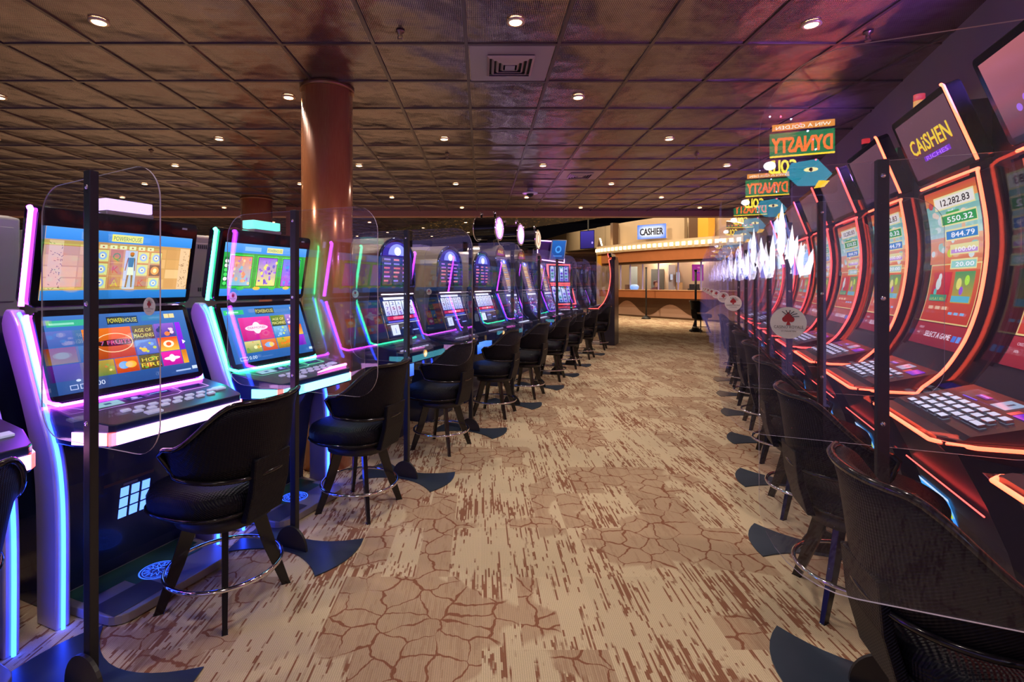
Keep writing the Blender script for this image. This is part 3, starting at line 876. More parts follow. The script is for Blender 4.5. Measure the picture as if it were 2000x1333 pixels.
bo = MB(); bo.box(-0.09, 0.09, -0.05, 0.05, 0, 0.3, BROWNP); tag(bo.build('document_holder', loc=at(1225, 569, 23.2)), 'brown document holder left of the blue display on the counter', 'holder')
bo = MB(); bo.box(-0.25, 0.25, -0.1, 0.1, 0.0, 0.06, BLACKM); bo.box(-0.2, 0.2, 0.02, 0.06, 0.05, 0.24, BLACKM)
tag(bo.build('counter_terminal', loc=at(1357, 567, 20.3)), 'dark keyboard terminal on the right of the cashier counter', 'terminal')
# person behind the glass: bowed head, dark red top
pr = thing('person', 'person in a dark red top bowing over the desk behind cashier glass', 'person', at(1281, 568, 22.6) - Vector((0, 0, 0.15)))
m = MB(); SK = pbr('skin', (0.55, 0.33, 0.24), 0.5); TOP = pbr('dark_red_cloth', (0.09, 0.012, 0.018), 0.7); HAIR = pbr('dark_red_hair', (0.12, 0.022, 0.016), 0.5)
m.lathe([(0.17, -0.6), (0.16, -0.3), (0.19, -0.05), (0.21, 0.10), (0.20, 0.20), (0.13, 0.28), (0.06, 0.31), (0.055, 0.36), (0.075, 0.40), (0.09, 0.46), (0.085, 0.52), (0.05, 0.57), (0.01, 0.585)], SK, 18)
m.tube([(-0.17, 0, 0.22), (-0.24, -0.05, 0.0), (-0.15, -0.28, -0.08)], [0.06, 0.05, 0.035], SK); m.tube([(0.17, 0, 0.22), (0.24, -0.05, 0.0), (0.15, -0.28, -0.08)], [0.06, 0.05, 0.035], SK)
m.build('body', pr)
m = MB(); m.lathe([(0.18, -0.6), (0.17, -0.3), (0.20, -0.05), (0.225, 0.10), (0.21, 0.205), (0.14, 0.285), (0.07, 0.315)], TOP, 18)
m.tube([(-0.17, 0, 0.22), (-0.24, -0.05, 0.0), (-0.18, -0.2, -0.06)], [0.072, 0.062, 0.05], TOP); m.tube([(0.17, 0, 0.22), (0.24, -0.05, 0.0), (0.18, -0.2, -0.06)], [0.072, 0.062, 0.05], TOP); m.build('top', pr)
m = MB(); m.lathe([(0.07, 0.37), (0.105, 0.45), (0.105, 0.53), (0.07, 0.59), (0.015, 0.605)], HAIR, 16, ctr=(0, 0.02)); m.build('hair', pr)

# CASHIER light box
sp0, sp1 = Vector((6.87, 22.28, 0)), Vector((7.86, 21.52, 0)); sd = (sp1 - sp0).normalized()
t = thing('cashier_sign', 'white backlit CASHIER sign above the bulb-lit marquee', 'sign', (sp0.x, sp0.y, 3.44))
W_, H_ = (sp1 - sp0).length, 0.62
m = MB(); bn = Vector((-sd.y, sd.x, 0)); m.extr([tuple(bn * 0.012), tuple(sd * W_ + bn * 0.012), tuple(sd * W_ + bn * 0.14), tuple(bn * 0.14)], (0, 0, H_), pbr('white_plastic', (0.75, 0.72, 0.8), 0.35)); m.build('box', t)
c = Canvas(planefn(bn * 0.01, sd, (0, 0, 1), (-bn.x, -bn.y, 0)), attr_mat('sign_face', 1.0))
edge, mid = hexc('5e86e8'), hexc('ffffff')
NX, NY = 10, 6
def hal(i, j):
    fx, fy = min(i, NX - i) / (NX * 0.22), min(j, NY - j) / (NY * 0.30)
    q = min(1, fx) * min(1, fy); return tuple(edge[k] + (mid[k] - edge[k]) * q for k in range(3))
for i in range(NX):
    for j in range(NY):
        c.mb.poly([c.fn(W_*a/NX, H_*b/NY, 0.001) for a, b in ((i, j), (i+1, j), (i+1, j+1), (i, j+1))], c.mat, [hal(i, j), hal(i+1, j), hal(i+1, j+1), hal(i, j+1)])
c.build('lit_face', t)
c = Canvas(planefn(bn * 0.0, sd, (0, 0, 1), (-bn.x, -bn.y, 0)), PRINT); c.off = 0.004
c.text('CASHIER', W_ / 2, H_ * 0.27, H_ * 0.48, (0.012, 0.012, 0.03), w=W_ * 0.80, bold=.035); c.build('lettering', t, 'dark capital letters')

# television on the far wall
t = thing('wall_television', 'dark purple television hanging left of the CASHIER sign', 'television', at(1133, 487, 26.5), 0)
d1 = at(1161, 487, 25.9) - at(1133, 487, 26.5)
m = MB(); a0 = d1.normalized(); a0.z = 0; Wt = d1.length
m.extr([(0, 0, 0), tuple(a0 * Wt), tuple(a0 * Wt + Vector((0.02, 0.06, 0))), (0.02, 0.06, 0)], (0, 0, 0.95), BLACKG); m.build('bezel', t)
c = Canvas(planefn((0, -0.005, 0), a0, (0, 0, 1), (0, -1, 0)), SCREEN); c.rect(0.03, 0.03, Wt - 0.03, 0.92, hexc('241a5c'), hexc('3a2f8f')); c.ell(Wt*0.85, 0.3, 0.05, 0.06, hexc('a890ff')); c.build('screen', t)
m = MB(); m.box(Wt/2 - 0.03, Wt/2 + 0.03, 0.02, 0.08, 0.9, 4.3, BLACKM); m.build('hanger', t)

# added spotlights, out of view under the black ceiling, to light the cashier hall
hs0 = None
for (x, y) in ((4.2, 19.5), (7.0, 17.5), (3.0, 25.0), (9.5, 15.5), (5.5, 14.0), (2.0, 30.0)):
    t = thing('added_hall_spotlight', 'added black spotlight lighting the cashier hall, hidden by the copper beam', 'spotlight', (x, y, 6.6), 0, 'added spotlights of the tall hall')
    m = MB(); m.lathe([(0.09, 0.0), (0.10, 0.22), (0.05, 0.3)], BLACKM, 16); m.build('can', t)
    m = MB(); m.lathe([(0.085, -0.006), (0.085, -0.001)], LENS, 16); m.build('lens', t)
    m = MB(); m.tube([(0, 0, 0.3), (0, 0, 0.4)], 0.02, BLACKM, 6); m.build('stem', t)
    ld = bpy.data.lights.new('added_hall_lamp', 'SPOT'); ld.energy = 900; ld.color = (1.0, 0.78, 0.52); ld.spot_size = radians(120); ld.spot_blend = 0.8; ld.shadow_soft_size = 0.1
    lo = bpy.data.objects.new('added_hall_lamp', ld); COL.objects.link(lo); lo.location = (x, y, 6.58)
    lo.rotation_euler = (Vector((8.5, 22.0, 1.8)) - Vector((x, y, 6.58))).to_track_quat('-Z', 'Y').to_euler()
# ================================================================= logo used on stickers
def logo_disc(c, cx, cy, r, big=True, flip=False):
    c.ell(cx, cy, r, r, hexc('efe6dc'), 28)
    k = -1 if flip else 1
    red = hexc('b8231f')
    # spade
    sy = cy + r * 0.28; s_ = r * 0.36
    c.ell(cx - s_ * 0.45, sy - s_ * 0.15, s_ * 0.5, s_ * 0.5, red, 14); c.ell(cx + s_ * 0.45, sy - s_ * 0.15, s_ * 0.5, s_ * 0.5, red, 14)
    c.poly([(cx - s_ * 0.93, sy), (cx + s_ * 0.93, sy), (cx, sy + s_ * 1.15)], red)
    c.poly([(cx, sy), (cx - s_ * 0.35, sy - s_ * 1.15), (cx + s_ * 0.35, sy - s_ * 1.15)], red)
    # fan
    for i in range(6):
        an = radians(15 + i * 22)
        c.line(cx + k * s_ * 0.5 * cos(an), sy + s_ * 0.9 * sin(an) * 0.8 + s_ * 0.1, cx + k * s_ * 1.7 * cos(an), sy + s_ * 1.5 * sin(an), r * 0.045, (0.03, 0.02, 0.02))
    c.text('CASINO ROYALE', cx, cy - r * 0.34, r * 0.18, hexc('4a2a22'), w=r * 1.6)
    c.text('ST MAARTEN', cx, cy - r * 0.56, r * 0.09, hexc('4a2a22'), w=r * 0.8)

# ================================================================= stools
def make_stool():
    """back at local +x, feet on z=0"""
    t = thing('casino_stool', 'x', 'stool', (0, 0, 0))
    Q = MATS['quilted_black']
    m = MB(); m.lathe([(0.18, 0.44), (0.235, 0.445), (0.255, 0.465), (0.258, 0.52), (0.245, 0.550), (0.20, 0.567), (0.10, 0.573), (0.01, 0.574)], Q, 40, sup=2.7, ctr=(-0.045, 0)); m.build('seat', t)
    m = MB(); m.tube([(-0.045 + 0.259 * cos(a) / (abs(cos(a))**2.7 + abs(sin(a))**2.7)**(1/2.7), 0.259 * sin(a) / (abs(cos(a))**2.7 + abs(sin(a))**2.7)**(1/2.7), 0.470) for a in [2*pi*i/40 for i in range(40)]], 0.006, PIPING, 6, closed=True); m.build('seat_piping', t)
    m = MB(); m.lathe([(0.17, 0.385), (0.19, 0.39), (0.19, 0.44)], BLACKM, 28, sup=2.5); m.build('swivel_base', t)
    # wrap-round back
    N = 44; A0 = radians(96)
    def top(f):
        a = abs(f)
        s_ = min(1, max(0, (0.90 - a) / 0.52)); s_ = s_ * s_ * (3 - 2 * s_)
        return 0.775 + 0.178 * s_
    def bot(f):
        a = abs(f); return 0.625 + 0.025 * a ** 2.5
    def rad(f): return 0.258
    cols = []
    for i in range(N + 1):
        f = -1 + 2 * i / N; an = A0 * f
        # round the arm fronts
        e = min(1, (1 - abs(f)) / 0.07); e = sqrt(max(0, 1 - (1 - e) ** 2))
        zt, zb = top(f), bot(f); zm = (zt + zb) / 2; hh = (zt - zb) / 2 * (0.62 + 0.38 * e)
        ex = 2.15; k = 1.0 / (abs(cos(an))**ex + abs(sin(an))**ex)**(1/ex)
        ring = []
        for (dr, zf) in ((0.0, -1), (0.004, -0.6), (0.006, 0), (0.010, 0.6), (0.020, 1.0), (-0.004, 1.02), (-0.022, 0.96), (-0.030, 0.5), (-0.034, 0), (-0.032, -0.6), (-0.022, -0.98)):
            lean = 0.03 * (max(zf, -1) * 0.5 + 0.5)
            r = (rad(f) + dr + lean) * k
            ring.append((r * cos(an) * 1.02 + 0.0, r * sin(an), zm + hh * zf))
        cols.append(ring)
    m = MB(); m.grid(cols, Q, closed=True); m.face([len(m.v) - 11 + i for i in range(11)], Q); m.face(list(range(11))[::-1], Q); m.build('backrest', t)
    m = MB(); loop = [Vector(c[4]) + Vector((0, 0, 0.003)) for c in cols] + [Vector(c[0]) + Vector((0, 0, -0.003)) for c in cols][::-1]
    m.tube(loop, 0.011, PIPING, 6, closed=True); m.build('piping', t, label='glossy black piping')
    m = MB(); m.prism([(0.19, 0.42), (0.225, 0.42), (0.262, 0.56), (0.275, 0.70), (0.25, 0.70), (0.232, 0.56)], -0.11, 0.11, Q); m.build('back_support', t, bevel=0.006)
    for sx in (1, -1):
        for sy in (1, -1):
            m = MB(); r0, r1 = 0.13, 0.262; an = math.atan2(sy, sx)
            dx, dy = cos(an), sin(an); tx, ty = -dy, dx
            def q(r, wr, z, wt): return [(dx*(r-wr) + tx*wt, dy*(r-wr) + ty*wt, z), (dx*(r+wr) + tx*wt, dy*(r+wr) + ty*wt, z), (dx*(r+wr) - tx*wt, dy*(r+wr) - ty*wt, z), (dx*(r-wr) - tx*wt, dy*(r-wr) - ty*wt, z)]
            m.grid([q(r0, 0.033, 0.40, 0.013), q((r0+r1)/2 - 0.006, 0.028, 0.2, 0.013), q(r1, 0.019, 0.0, 0.010)], WOODBLK, sm=False, closed=True)
            m.face((0, 1, 2, 3), WOODBLK); m.face((8, 11, 10, 9), WOODBLK)
            m.build('leg', t, bevel=0.002)
    m = MB(); m.tube([(0.243 * cos(2*pi*i/40), 0.243 * sin(2*pi*i/40), 0.165) for i in range(40)], 0.010, CHROME, 8, closed=True); m.build('footrest_ring', t, label='chrome footrest ring')
    return t
stool0 = make_stool()
LST = [(1.70, -1.99, 4, 'black quilted stool in front of the purple-lit slot machine'),
       (2.74, -2.00, 2, 'black quilted stool in front of the green-lit slot machine by the column'),
       (4.02, -2.06, -3, 'black quilted stool, third along the left row, at the first arched machine'),
       (5.28, -2.04, 2, 'black quilted stool, fourth along the left row, at the second arched machine'),
       (6.32, -2.0, -2, 'black stool, fifth along the left row'),
       (7.55, -2.0, 3, 'black stool, sixth along the left row'),
       (8.75, -2.0, 0, 'black stool, seventh along the left row'),
       (9.95, -1.98, -4, 'black stool, eighth along the left row'),
       (11.45, -1.95, 2, 'last black stool of the left row, nearest the cashier'),
       (0.60, -2.02, 0, 'black quilted stool cut off by the left edge of the picture')]
first = True
for u, v, dg_, lb in LST:
    if first:
        stool0.location = P(u, v); stool0.rotation_euler = (0, 0, RL + radians(dg_)); stool0['label'] = lb; stool0['group'] = 'stools of the left row'; first = False
    else: dup(stool0, P(u, v), RL + radians(dg_), lb, 'stools of the left row')
RST = [(1.70, 0.69, 8, 'black quilted stool nearest the camera at the bottom right'),
       (2.76, 0.69, 6, 'black quilted stool, second along the right row'),
       (3.78, 0.70, 3, 'black stool, third along the right row'),
       (4.82, 0.72, -2, 'black stool, fourth along the right row'),
       (5.86, 0.72, 4, 'black stool, fifth along the right row'),
       (6.92, 0.72, -3, 'black stool, sixth along the right row'),
       (7.98, 0.72, 2, 'black stool, seventh along the right row'),
       (9.05, 0.72, 0, 'farthest black stool of the right row')]
for u, v, dg_, lb in RST: dup(stool0, P(u, v), RR + radians(dg_), lb, 'stools of the right row')
dup(stool0, (6.62, 15.25, 0), radians(200), 'lone black stool on the open carpet before the cashier counter', None)
for o in list(COL.objects):
    if o.get('label', '').startswith('lone black') and 'group' in o: del o['group']

# ================================================================= acrylic dividers
def make_divider(w_, zb, zt, r=0.13, sticker=1, ztl=None):
    """panel plane is local xz (x across the aisle edge), pole at x=0, faces -y and +y"""
    t = thing('acrylic_divider', 'x', 'divider', (0, 0, 0))
    m = MB(); AC = MATS['clear_acrylic']; AE = MATS['acrylic_edge']
    pts = []
    ztl = ztl or zt
    for cx, cz, st in ((w_/2 - r, zb + r, -90), (w_/2 - r, zt - r, 0), (-w_/2 + r, ztl - r, 90), (-w_/2 + r, zb + r, 180)):
        for i in range(9):
            an = radians(st + 90.0 * i / 8); pts.append((cx + r * cos(an), 0.0, cz + r * sin(an)))
    m.extr(pts, (0, 0.005, 0), AE, capmat=AC); m.build('panel', t, label='clear acrylic sheet')
    m = MB(); m.box(-0.019, 0.019, -0.032, -0.001, 0.0, zt, BLACKM); m.build('pole', t, bevel=0.003)
    for z in (zb + 0.09, (zb + zt) / 2 + 0.02, zt - 0.06):
        m = MB(); m.lathe([(0.009, -0.006), (0.009, 0.0), (0.006, 0.003), (0.001, 0.004)], CHROME, 12, axis='x'); 
        m.v = [(y, -x - 0.033, z_) for x, y, z_ in m.v]
        m.build('bolt', t, loc=(0, 0, z))
    # bow-tie foot plate, long way along x
    pl = []
    E = 0.36
    def arc(x0, y0, x1, y1, bul, n=7):
        out = []
        for i in range(n):
            t_ = i / n; x = x0 + (x1-x0)*t_; y = y0 + (y1-y0)*t_; dx, dy = x1-x0, y1-y0; L = sqrt(dx*dx+dy*dy)
            k = 4 * t_ * (1 - t_) * bul; out.append((x + dy/L*k, y - dx/L*k))
        return out
    pl += arc(-E+0.06, -0.20, E-0.06, -0.20, -0.13, 12); pl += arc(E-0.06, -0.20, E-0.06, 0.20, 0.05); pl += arc(E-0.06, 0.20, -E+0.06, 0.20, -0.13, 12); pl += arc(-E+0.06, 0.20, -E+0.06, -0.20, 0.05)
    m = MB(); m.extr([(x, y, 0.0005) for x, y in pl], (0, 0, 0.006), SLATE); m.build('foot_plate', t)
    m = MB(); m.extr([(0.105 * cos(pi*i/16), -0.046, 0.006 + 0.12 * sin(pi*i/16)) for i in range(17)], (0, 0.014, 0), BLACKM); m.build('half_round_bracket', t)
    sx = (w_/2 - 0.05) * sticker
    c = Canvas(planefn((0, -0.0005, 0), (1, 0, 0), (0, 0, 1), (0, -1, 0)), PRINT); logo_disc(c, sx, 1.375, 0.031); c.build('sticker', t, 'round casino sticker with a red spade')
    return t
dA = make_divider(0.68, 0.86, 1.86, 0.12, 1, 1.83)
dA.location = P(1.157, -2.0); dA.rotation_euler = (0, 0, RL); dA['label'] = 'clear acrylic divider on a black pole at the far left, nearest the camera'; dA['group'] = 'acrylic dividers of the left row'
dB = make_divider(1.06, 0.86, 1.86, 0.14, -1)
dB.location = P(2.19, -2.02); dB.rotation_euler = (0, 0, RL); dB['label'] = 'clear acrylic divider on black pole between the purple and green slot machines'; dB['group'] = 'acrylic dividers of the left row'
for u, v, lb in ((3.31, -1.98, 'clear acrylic divider on black pole right of the copper column'),
              (4.60, -2.02, 'clear acrylic divider on black pole between the two arched slot machines'),
              (5.80, -2.0, 'clear acrylic divider behind the fourth stool of the left row'),
              (6.95, -2.0, 'clear acrylic divider behind the fifth stool of the left row'),
              (8.0, -2.0, 'clear acrylic divider behind the sixth stool of the left row'),
              (9.05, -2.0, 'clear acrylic divider on the black pole before the red-framed slot machine'),
              (10.6, -2.0, 'farthest clear acrylic divider of the left row')):
    dup(dB, P(u, v), RL, lb, 'acrylic dividers of the left row')
dR = make_divider(1.06, 0.86, 1.90, 0.16, -1)
dR.location = P(2.25, 0.635); dR.rotation_euler = (0, 0, RL); dR['group'] = 'acrylic dividers of the right row'
dR['label'] = 'large clear acrylic divider on the thick black pole at right'
for u, v, lb in ((1.14, 0.655, 'large clear acrylic divider nearest the camera at right with casino sticker'),
              (3.25, 0.653, 'clear acrylic divider on the second black pole from the right'),
              (4.25, 0.657, 'clear acrylic divider on the third black pole from the right'),
              (5.3, 0.66, 'clear acrylic divider, fourth pole along the right row'),
              (6.35, 0.66, 'clear acrylic divider, fifth pole along the right row'),
              (7.4, 0.66, 'clear acrylic divider, sixth pole along the right row'),
              (8.5, 0.66, 'farthest clear acrylic divider of the right row')):
    dup(dR, P(u, v), RL, lb, 'acrylic dividers of the right row')
# two slim posts near the cashier
def slim(x, y, h, lb):
    t = thing('queue_post', lb, 'post', (x, y, 0))
    m = MB(); m.tube([(0, 0, 0.02), (0, 0, h)], 0.035, BLACKM, 8); m.build('pole', t)
    m = MB(); m.lathe([(0.19, 0.0), (0.19, 0.04), (0.08, 0.12), (0.04, 0.15)], BLACKM, 18); m.build('base', t)
    m = MB(); m.lathe([(0.045, h - 0.02), (0.045, h + 0.03)], BLACKM, 12); m.build('cap', t)
slim((1262 - VX) / FPX * 21.2, 21.2, 2.15, 'thin black post before the middle of the cashier counter')
slim((1377 - VX) / FPX * 14.9, 15.55, 1.88, 'thin black post beside the lone stool')
# ================================================================= screen art
def h_(s): return hexc(s)
def art_upper_purple(c, W, H):
    c.rect(-W/2, 0, W/2, H, h_('c79a5e'), h_('b98a50'))
    random.seed(5)
    for i in range(5):
        for j in range(4):
            x0 = -W/2 + W*i/5; y0 = 0.05 + (H-0.12)*j/4
            c.rect(x0 + .003, y0 + .003, x0 + W/5 - .003, y0 + (H-0.12)/4 - .003, h_(random.choice(['d6a86c', 'cc9a5c', 'dcb27a', 'c49258'])))
    c.rect(-W/2, H - 0.055, W/2, H, h_('2f7fcf'), h_('3d8fe0')); c.rect(-W/2, 0, W/2, 0.045, h_('1e6fb4'), h_('2a7cc4'))
    c.rect(-0.075, H - 0.048, 0.075, H - 0.012, h_('e8e24a')); c.text('POWERHOUSE', 0, H - 0.042, 0.022, h_('3a5a1a'), w=0.135)
    for sx in (-1, 1):      # carved side columns
        x0 = sx * (W/2 - 0.045)
        c.rect(x0 - 0.028, 0.05, x0 + 0.028, H - 0.06, h_('dcb68c'))
        for i in range(46):
            x = x0 + random.uniform(-0.024, 0.024); y = random.uniform(0.055, H - 0.07)
            c.line(x, y, x + random.uniform(-0.009, 0.009), y + random.uniform(-0.008, 0.010), 0.0022, h_('5e3c22'))
    cw = 0.064; x0 = -2.5 * cw
    for i in range(6):
        c.rect(x0 + i * 0.045 + 0.02, H - 0.082, x0 + i * 0.045 + 0.053, H - 0.064, h_('e4e6b0')); c.ell(x0 + i*0.045 + 0.036, H - 0.073, 0.005, 0.004, h_('b84848'), 8)
    syms = [['g', 'g', 'g'], ['A', 'K', 'Q'], None, ['K', 'g', 'g'], ['g', 'o', 'g']]
    for i in range(5):
        for j in range(3):
            xa, ya = x0 + i * cw, 0.055 + j * 0.066
            if syms[i] is None: continue
            s_ = syms[i][j]
            c.rect(xa + .002, ya + .002, xa + cw - .002, ya + 0.064, h_('b97a4a'))
            if s_ == 'g': c.rect(xa + .004, ya + .004, xa + cw - .004, ya + .060, h_('d6dc86')); c.ell(xa + cw/2, ya + .032, .020, .020, h_('8fb8e8'), 14); c.ell(xa + cw/2, ya + .032, .011, .011, h_('eef0c0'), 12); c.ell(xa + cw/2, ya + .032, .004, .004, h_('3a3a9a'), 8)
            elif s_ == 'o': c.rect(xa + .004, ya + .004, xa + cw - .004, ya + .060, h_('7a4a14')); c.ell(xa + cw/2, ya + .032, .022, .022, h_('f0a030'), 14); c.ell(xa + cw/2, ya + .032, .010, .012, h_('fff0a0'), 12)
            else: c.text(s_, xa + cw/2, ya + .014, .036, h_({'A': 'c8b820', 'K': 'c03a2a', 'Q': '2a8a44'}[s_]))
    xa = x0 + 2 * cw; c.rect(xa + .002, .057, xa + cw - .002, .251, h_('b9c2dc'))
    cx = xa + cw / 2
    c.ell(cx + .004, .232, .010, .012, h_('8a4a20'), 14); c.ell(cx + .004, .236, .011, .008, h_('d06020'), 12)
    c.poly([(cx - .016, .216), (cx + .018, .216), (cx + .012, .168), (cx - .010, .168)], h_('4a6aa8')); c.poly([(cx - .011, .168), (cx + .013, .168), (cx + .020, .128), (cx - .014, .128)], h_('e8ecd0'))
    c.poly([(cx - .013, .128), (cx - .004, .128), (cx - .010, .066), (cx - .018, .066)], h_('9a5a38')); c.poly([(cx + .006, .128), (cx + .016, .128), (cx + .017, .066), (cx + .010, .066)], h_('9a5a38'))
    c.line(cx - .015, .213, cx - .024, .150, .005, h_('9a5a38')); c.line(cx + .017, .213, cx + .022, .150, .005, h_('9a5a38'))
def tile(c, x0, y0, x1, y1, bg, bg2, txt=None, tc='ffffff', deco=None, txt2=None):
    c.rect(x0 + .002, y0 + .002, x1 - .002, y1 - .002, h_(bg), h_(bg2))
    w_, hh = x1 - x0, y1 - y0
    random.seed(int((x0 + 3) * 1000) + int(y0 * 977))
    for i in range(7):
        r = random.uniform(0.006, 0.016); x = random.uniform(x0 + r + .003, x1 - r - .003); y = random.uniform(y0 + r*.8 + .003, y1 - r*.8 - .003)
        if deco: c.ell(x, y, r, r * 0.8, h_(random.choice(deco)), 10)
    if txt: c.text(txt, (x0+x1)/2, y0 + hh * (0.52 if txt2 else 0.34), hh * (0.24 if txt2 else 0.30), h_(tc), w=w_ * 0.78, shadow=(0.02, 0.01, 0.02))
    if txt2: c.text(txt2, (x0+x1)/2, y0 + hh * 0.16, hh * 0.26, h_(tc), w=w_ * 0.9, shadow=(0.02, 0.01, 0.02))
def art_lower_purple(c, W, H):
    c.rect(-W/2, 0, W/2, H, h_('1c3f7c'), h_('3a6cb0'))
    c.rect(-W/2 + .01, H - .052, -W/2 + .17, H - .022, h_('2fb26a')); c.rect(-W/2 + .02, H - .044, -W/2 + .12, H - .034, h_('8fe0b0'))
    c.rect(-.075, H - .058, .075, H - .018, h_('1a2a3a')); c.text('POWERHOUSE', 0, H - .050, .024, h_('e8e040'), w=.140)
    c.rect(W/2 - .12, H - .042, W/2 - .062, H - .018, h_('e4c890')); c.line(W/2 - .092, H - .042, W/2 - .092, H - .018, .003, h_('8a6a40'))
    X0, X1, Y0, Y1 = -W/2 + .14, W/2 - .05, .055, H - .072
    cw = (X1 - X0) / 4.3; ch = (Y1 - Y0) / 3
    tile(c, X0, Y0 + ch, X0 + cw * 2, Y1, 'a83c08', 'f07818')
    c.ell(X0 + cw * 1.25, Y0 + ch * 2, cw * .85, ch * .22, h_('2a0c04')); c.ring(X0 + cw*1.2, Y0 + ch*2, cw*.78, ch*.62, .004, h_('ffd8a0'), 30)
    c.text('7 FRUITS', X0 + cw * 1.25, Y0 + ch * 1.9, ch * .26, h_('e8486a'), w=cw * 1.25, shadow=h_('3a7ad0'))
    D1 = ['7a9a3a', 'e0c050', 'c87a30']
    tile(c, X0, Y0, X0 + cw, Y0 + ch, '5a7a2a', 'b89a3a', None, deco=['e8d070', '8aa848', 'd07a38'])
    tile(c, X0 + cw, Y0, X0 + cw*2, Y0 + ch, 'b03408', 'e05a18', None); c.ell(X0 + cw*1.35, Y0 + ch*.5, cw*.22, ch*.24, h_('4aa0e8'), 16); c.ell(X0 + cw*1.65, Y0 + ch*.5, cw*.24, ch*.22, h_('f0b830'), 16)
    tile(c, X0 + cw*2, Y0 + ch*2, X0 + cw*3, Y1, '163a1a', '2a6a34', 'AGE OF', 'e8ec6a', None, 'MACHINES')
    tile(c, X0 + cw*2, Y0 + ch, X0 + cw*3, Y0 + ch*2, '2a6ac0', '3a90d0', None, deco=['e8c838', 'b8d848', '6ab0f0'])
    tile(c, X0 + cw*2, Y0, X0 + cw*3, Y0 + ch, '4a2a10', '241008', 'HOT', 'f0d838', ['f09018', 'c83018', '68a028'], 'FIRE')
    tile(c, X0 + cw*3, Y0 + ch*2, X0 + cw*4, Y1, '3a3a8a', '8a5ac0', None, deco=['f0c0d0', '5a90e0', 'e87840', '2a2a5a'])
    tile(c, X0 + cw*3, Y0 + ch, X0 + cw*4, Y0 + ch*2, 'f0b038', 'e83818'); c.ell(X0 + cw*3.5, Y0 + ch*1.5, cw*.26, ch*.24, h_('f8e8c0')); c.ell(X0 + cw*3.5, Y0 + ch*1.5, cw*.13, ch*.14, h_('e05828'))
    tile(c, X0 + cw*3, Y0, X0 + cw*4, Y0 + ch, 'a8108a', 'e0249a'); c.ell(X0 + cw*3.5, Y0 + ch*.5, cw*.4, ch*.12, h_('ffd8f0')); c.ell(X0 + cw*3.5, Y0 + ch*.5, cw*.15, ch*.26, h_('ffe8f8'))
    tile(c, X0 + cw*4, Y0 + ch*1, X1, Y1, '6a1ac0', '8a2ae0'); tile(c, X0 + cw*4, Y0, X1, Y0 + ch, 'e0a020', 'c06a10')
    c.poly([(X1 - .012, Y0 + ch*1.4), (X1 + .006, Y0 + ch*1.55), (X1 - .012, Y0 + ch*1.7)], h_('ffffff'))
    c.text('0.00', -W/2 + .155, .016, .022, h_('d8e8ff'), w=.062)
    c.frame(-W/2 + .04, .012, -W/2 + .072, .034, .003, h_('c8d8f8')); c.frame(-W/2 + .08, .012, -W/2 + .112, .034, .003, h_('c8d8f8'))
    c.ell(-W/2 + .078, .052, .010, .006, h_('c8d8f8'), 12); c.rect(W/2 - .045, .018, W/2 - .015, .036, h_('b8c8e8')); c.rect(W/2 - .14, .016, W/2 - .055, .024, h_('9ab0d8'))
def art_upper_green(c, W, H):
    c.rect(-W/2, 0, W/2, H, h_('1f8f2e'), h_('2aa04a'))
    c.rect(-W/2, H - .06, W/2, H, h_('3f8fe6'), h_('5aa2f0')); c.rect(-W/2, 0, W/2, .045, h_('2b74c8'), h_('3a84d8'))
    c.rect(-.02, H - .048, .12, H - .014, h_('e8e08a')); c.text('POWERHOUSE', .05, H - .042, .020, h_('5a7a1a'), w=.125); c.rect(-.2, H - .045, -.07, H - .018, h_('8fc0f8'))
    random.seed(11)
    pal = [['e88a6a', 'e8b080', 'f0d0a0', '7ac0d8', 'b070c8'], ['8a5ad8', '9a6ae8', '6a4ac0', 'e8e070', 'a87ae8'], ['5a7af0', '8a4ae0', '4a9ae8', 'b050d0', '6a5ae8']]
    for k in range(4):
        x0 = -W/2 + .02 + k * .205 - (0.09 if k == 0 else .055); 
        if k == 0: 
            c.rect(-W/2 + .006, .06, -W/2 + .045, H - .09, h_('1a6a30'));
            for i in range(6): c.ell(-W/2 + .025, .08 + i*.028, .014, .012, h_(random.choice(['8ad0e8', '4ad060', 'e8e8e8'])), 10)
            continue
        xa, xb = x0 - .125 + .01, x0 + .045
        c.rect(xa - .010, .055, xb + .010, H - .072, h_('3af04a')); c.rect(xa - .005, .06, xb + .005, H - .078, h_('0c3a14'))
        c.rect(xa, .065, xb, H - .082, h_(pal[k-1][3]), h_(pal[k-1][0]))
        for i in range(34):
            x = random.uniform(xa + .014, xb - .014); y = random.uniform(.078, H - .096); c.ell(x, y, random.uniform(.006, .014), random.uniform(.006, .014), h_(random.choice(pal[k-1])), 9)
    for i in range(5): c.ell(-W/2 + .12 + i*.13, .052, .03, .012, h_('e8c030') if i % 2 else h_('38c048'), 12)
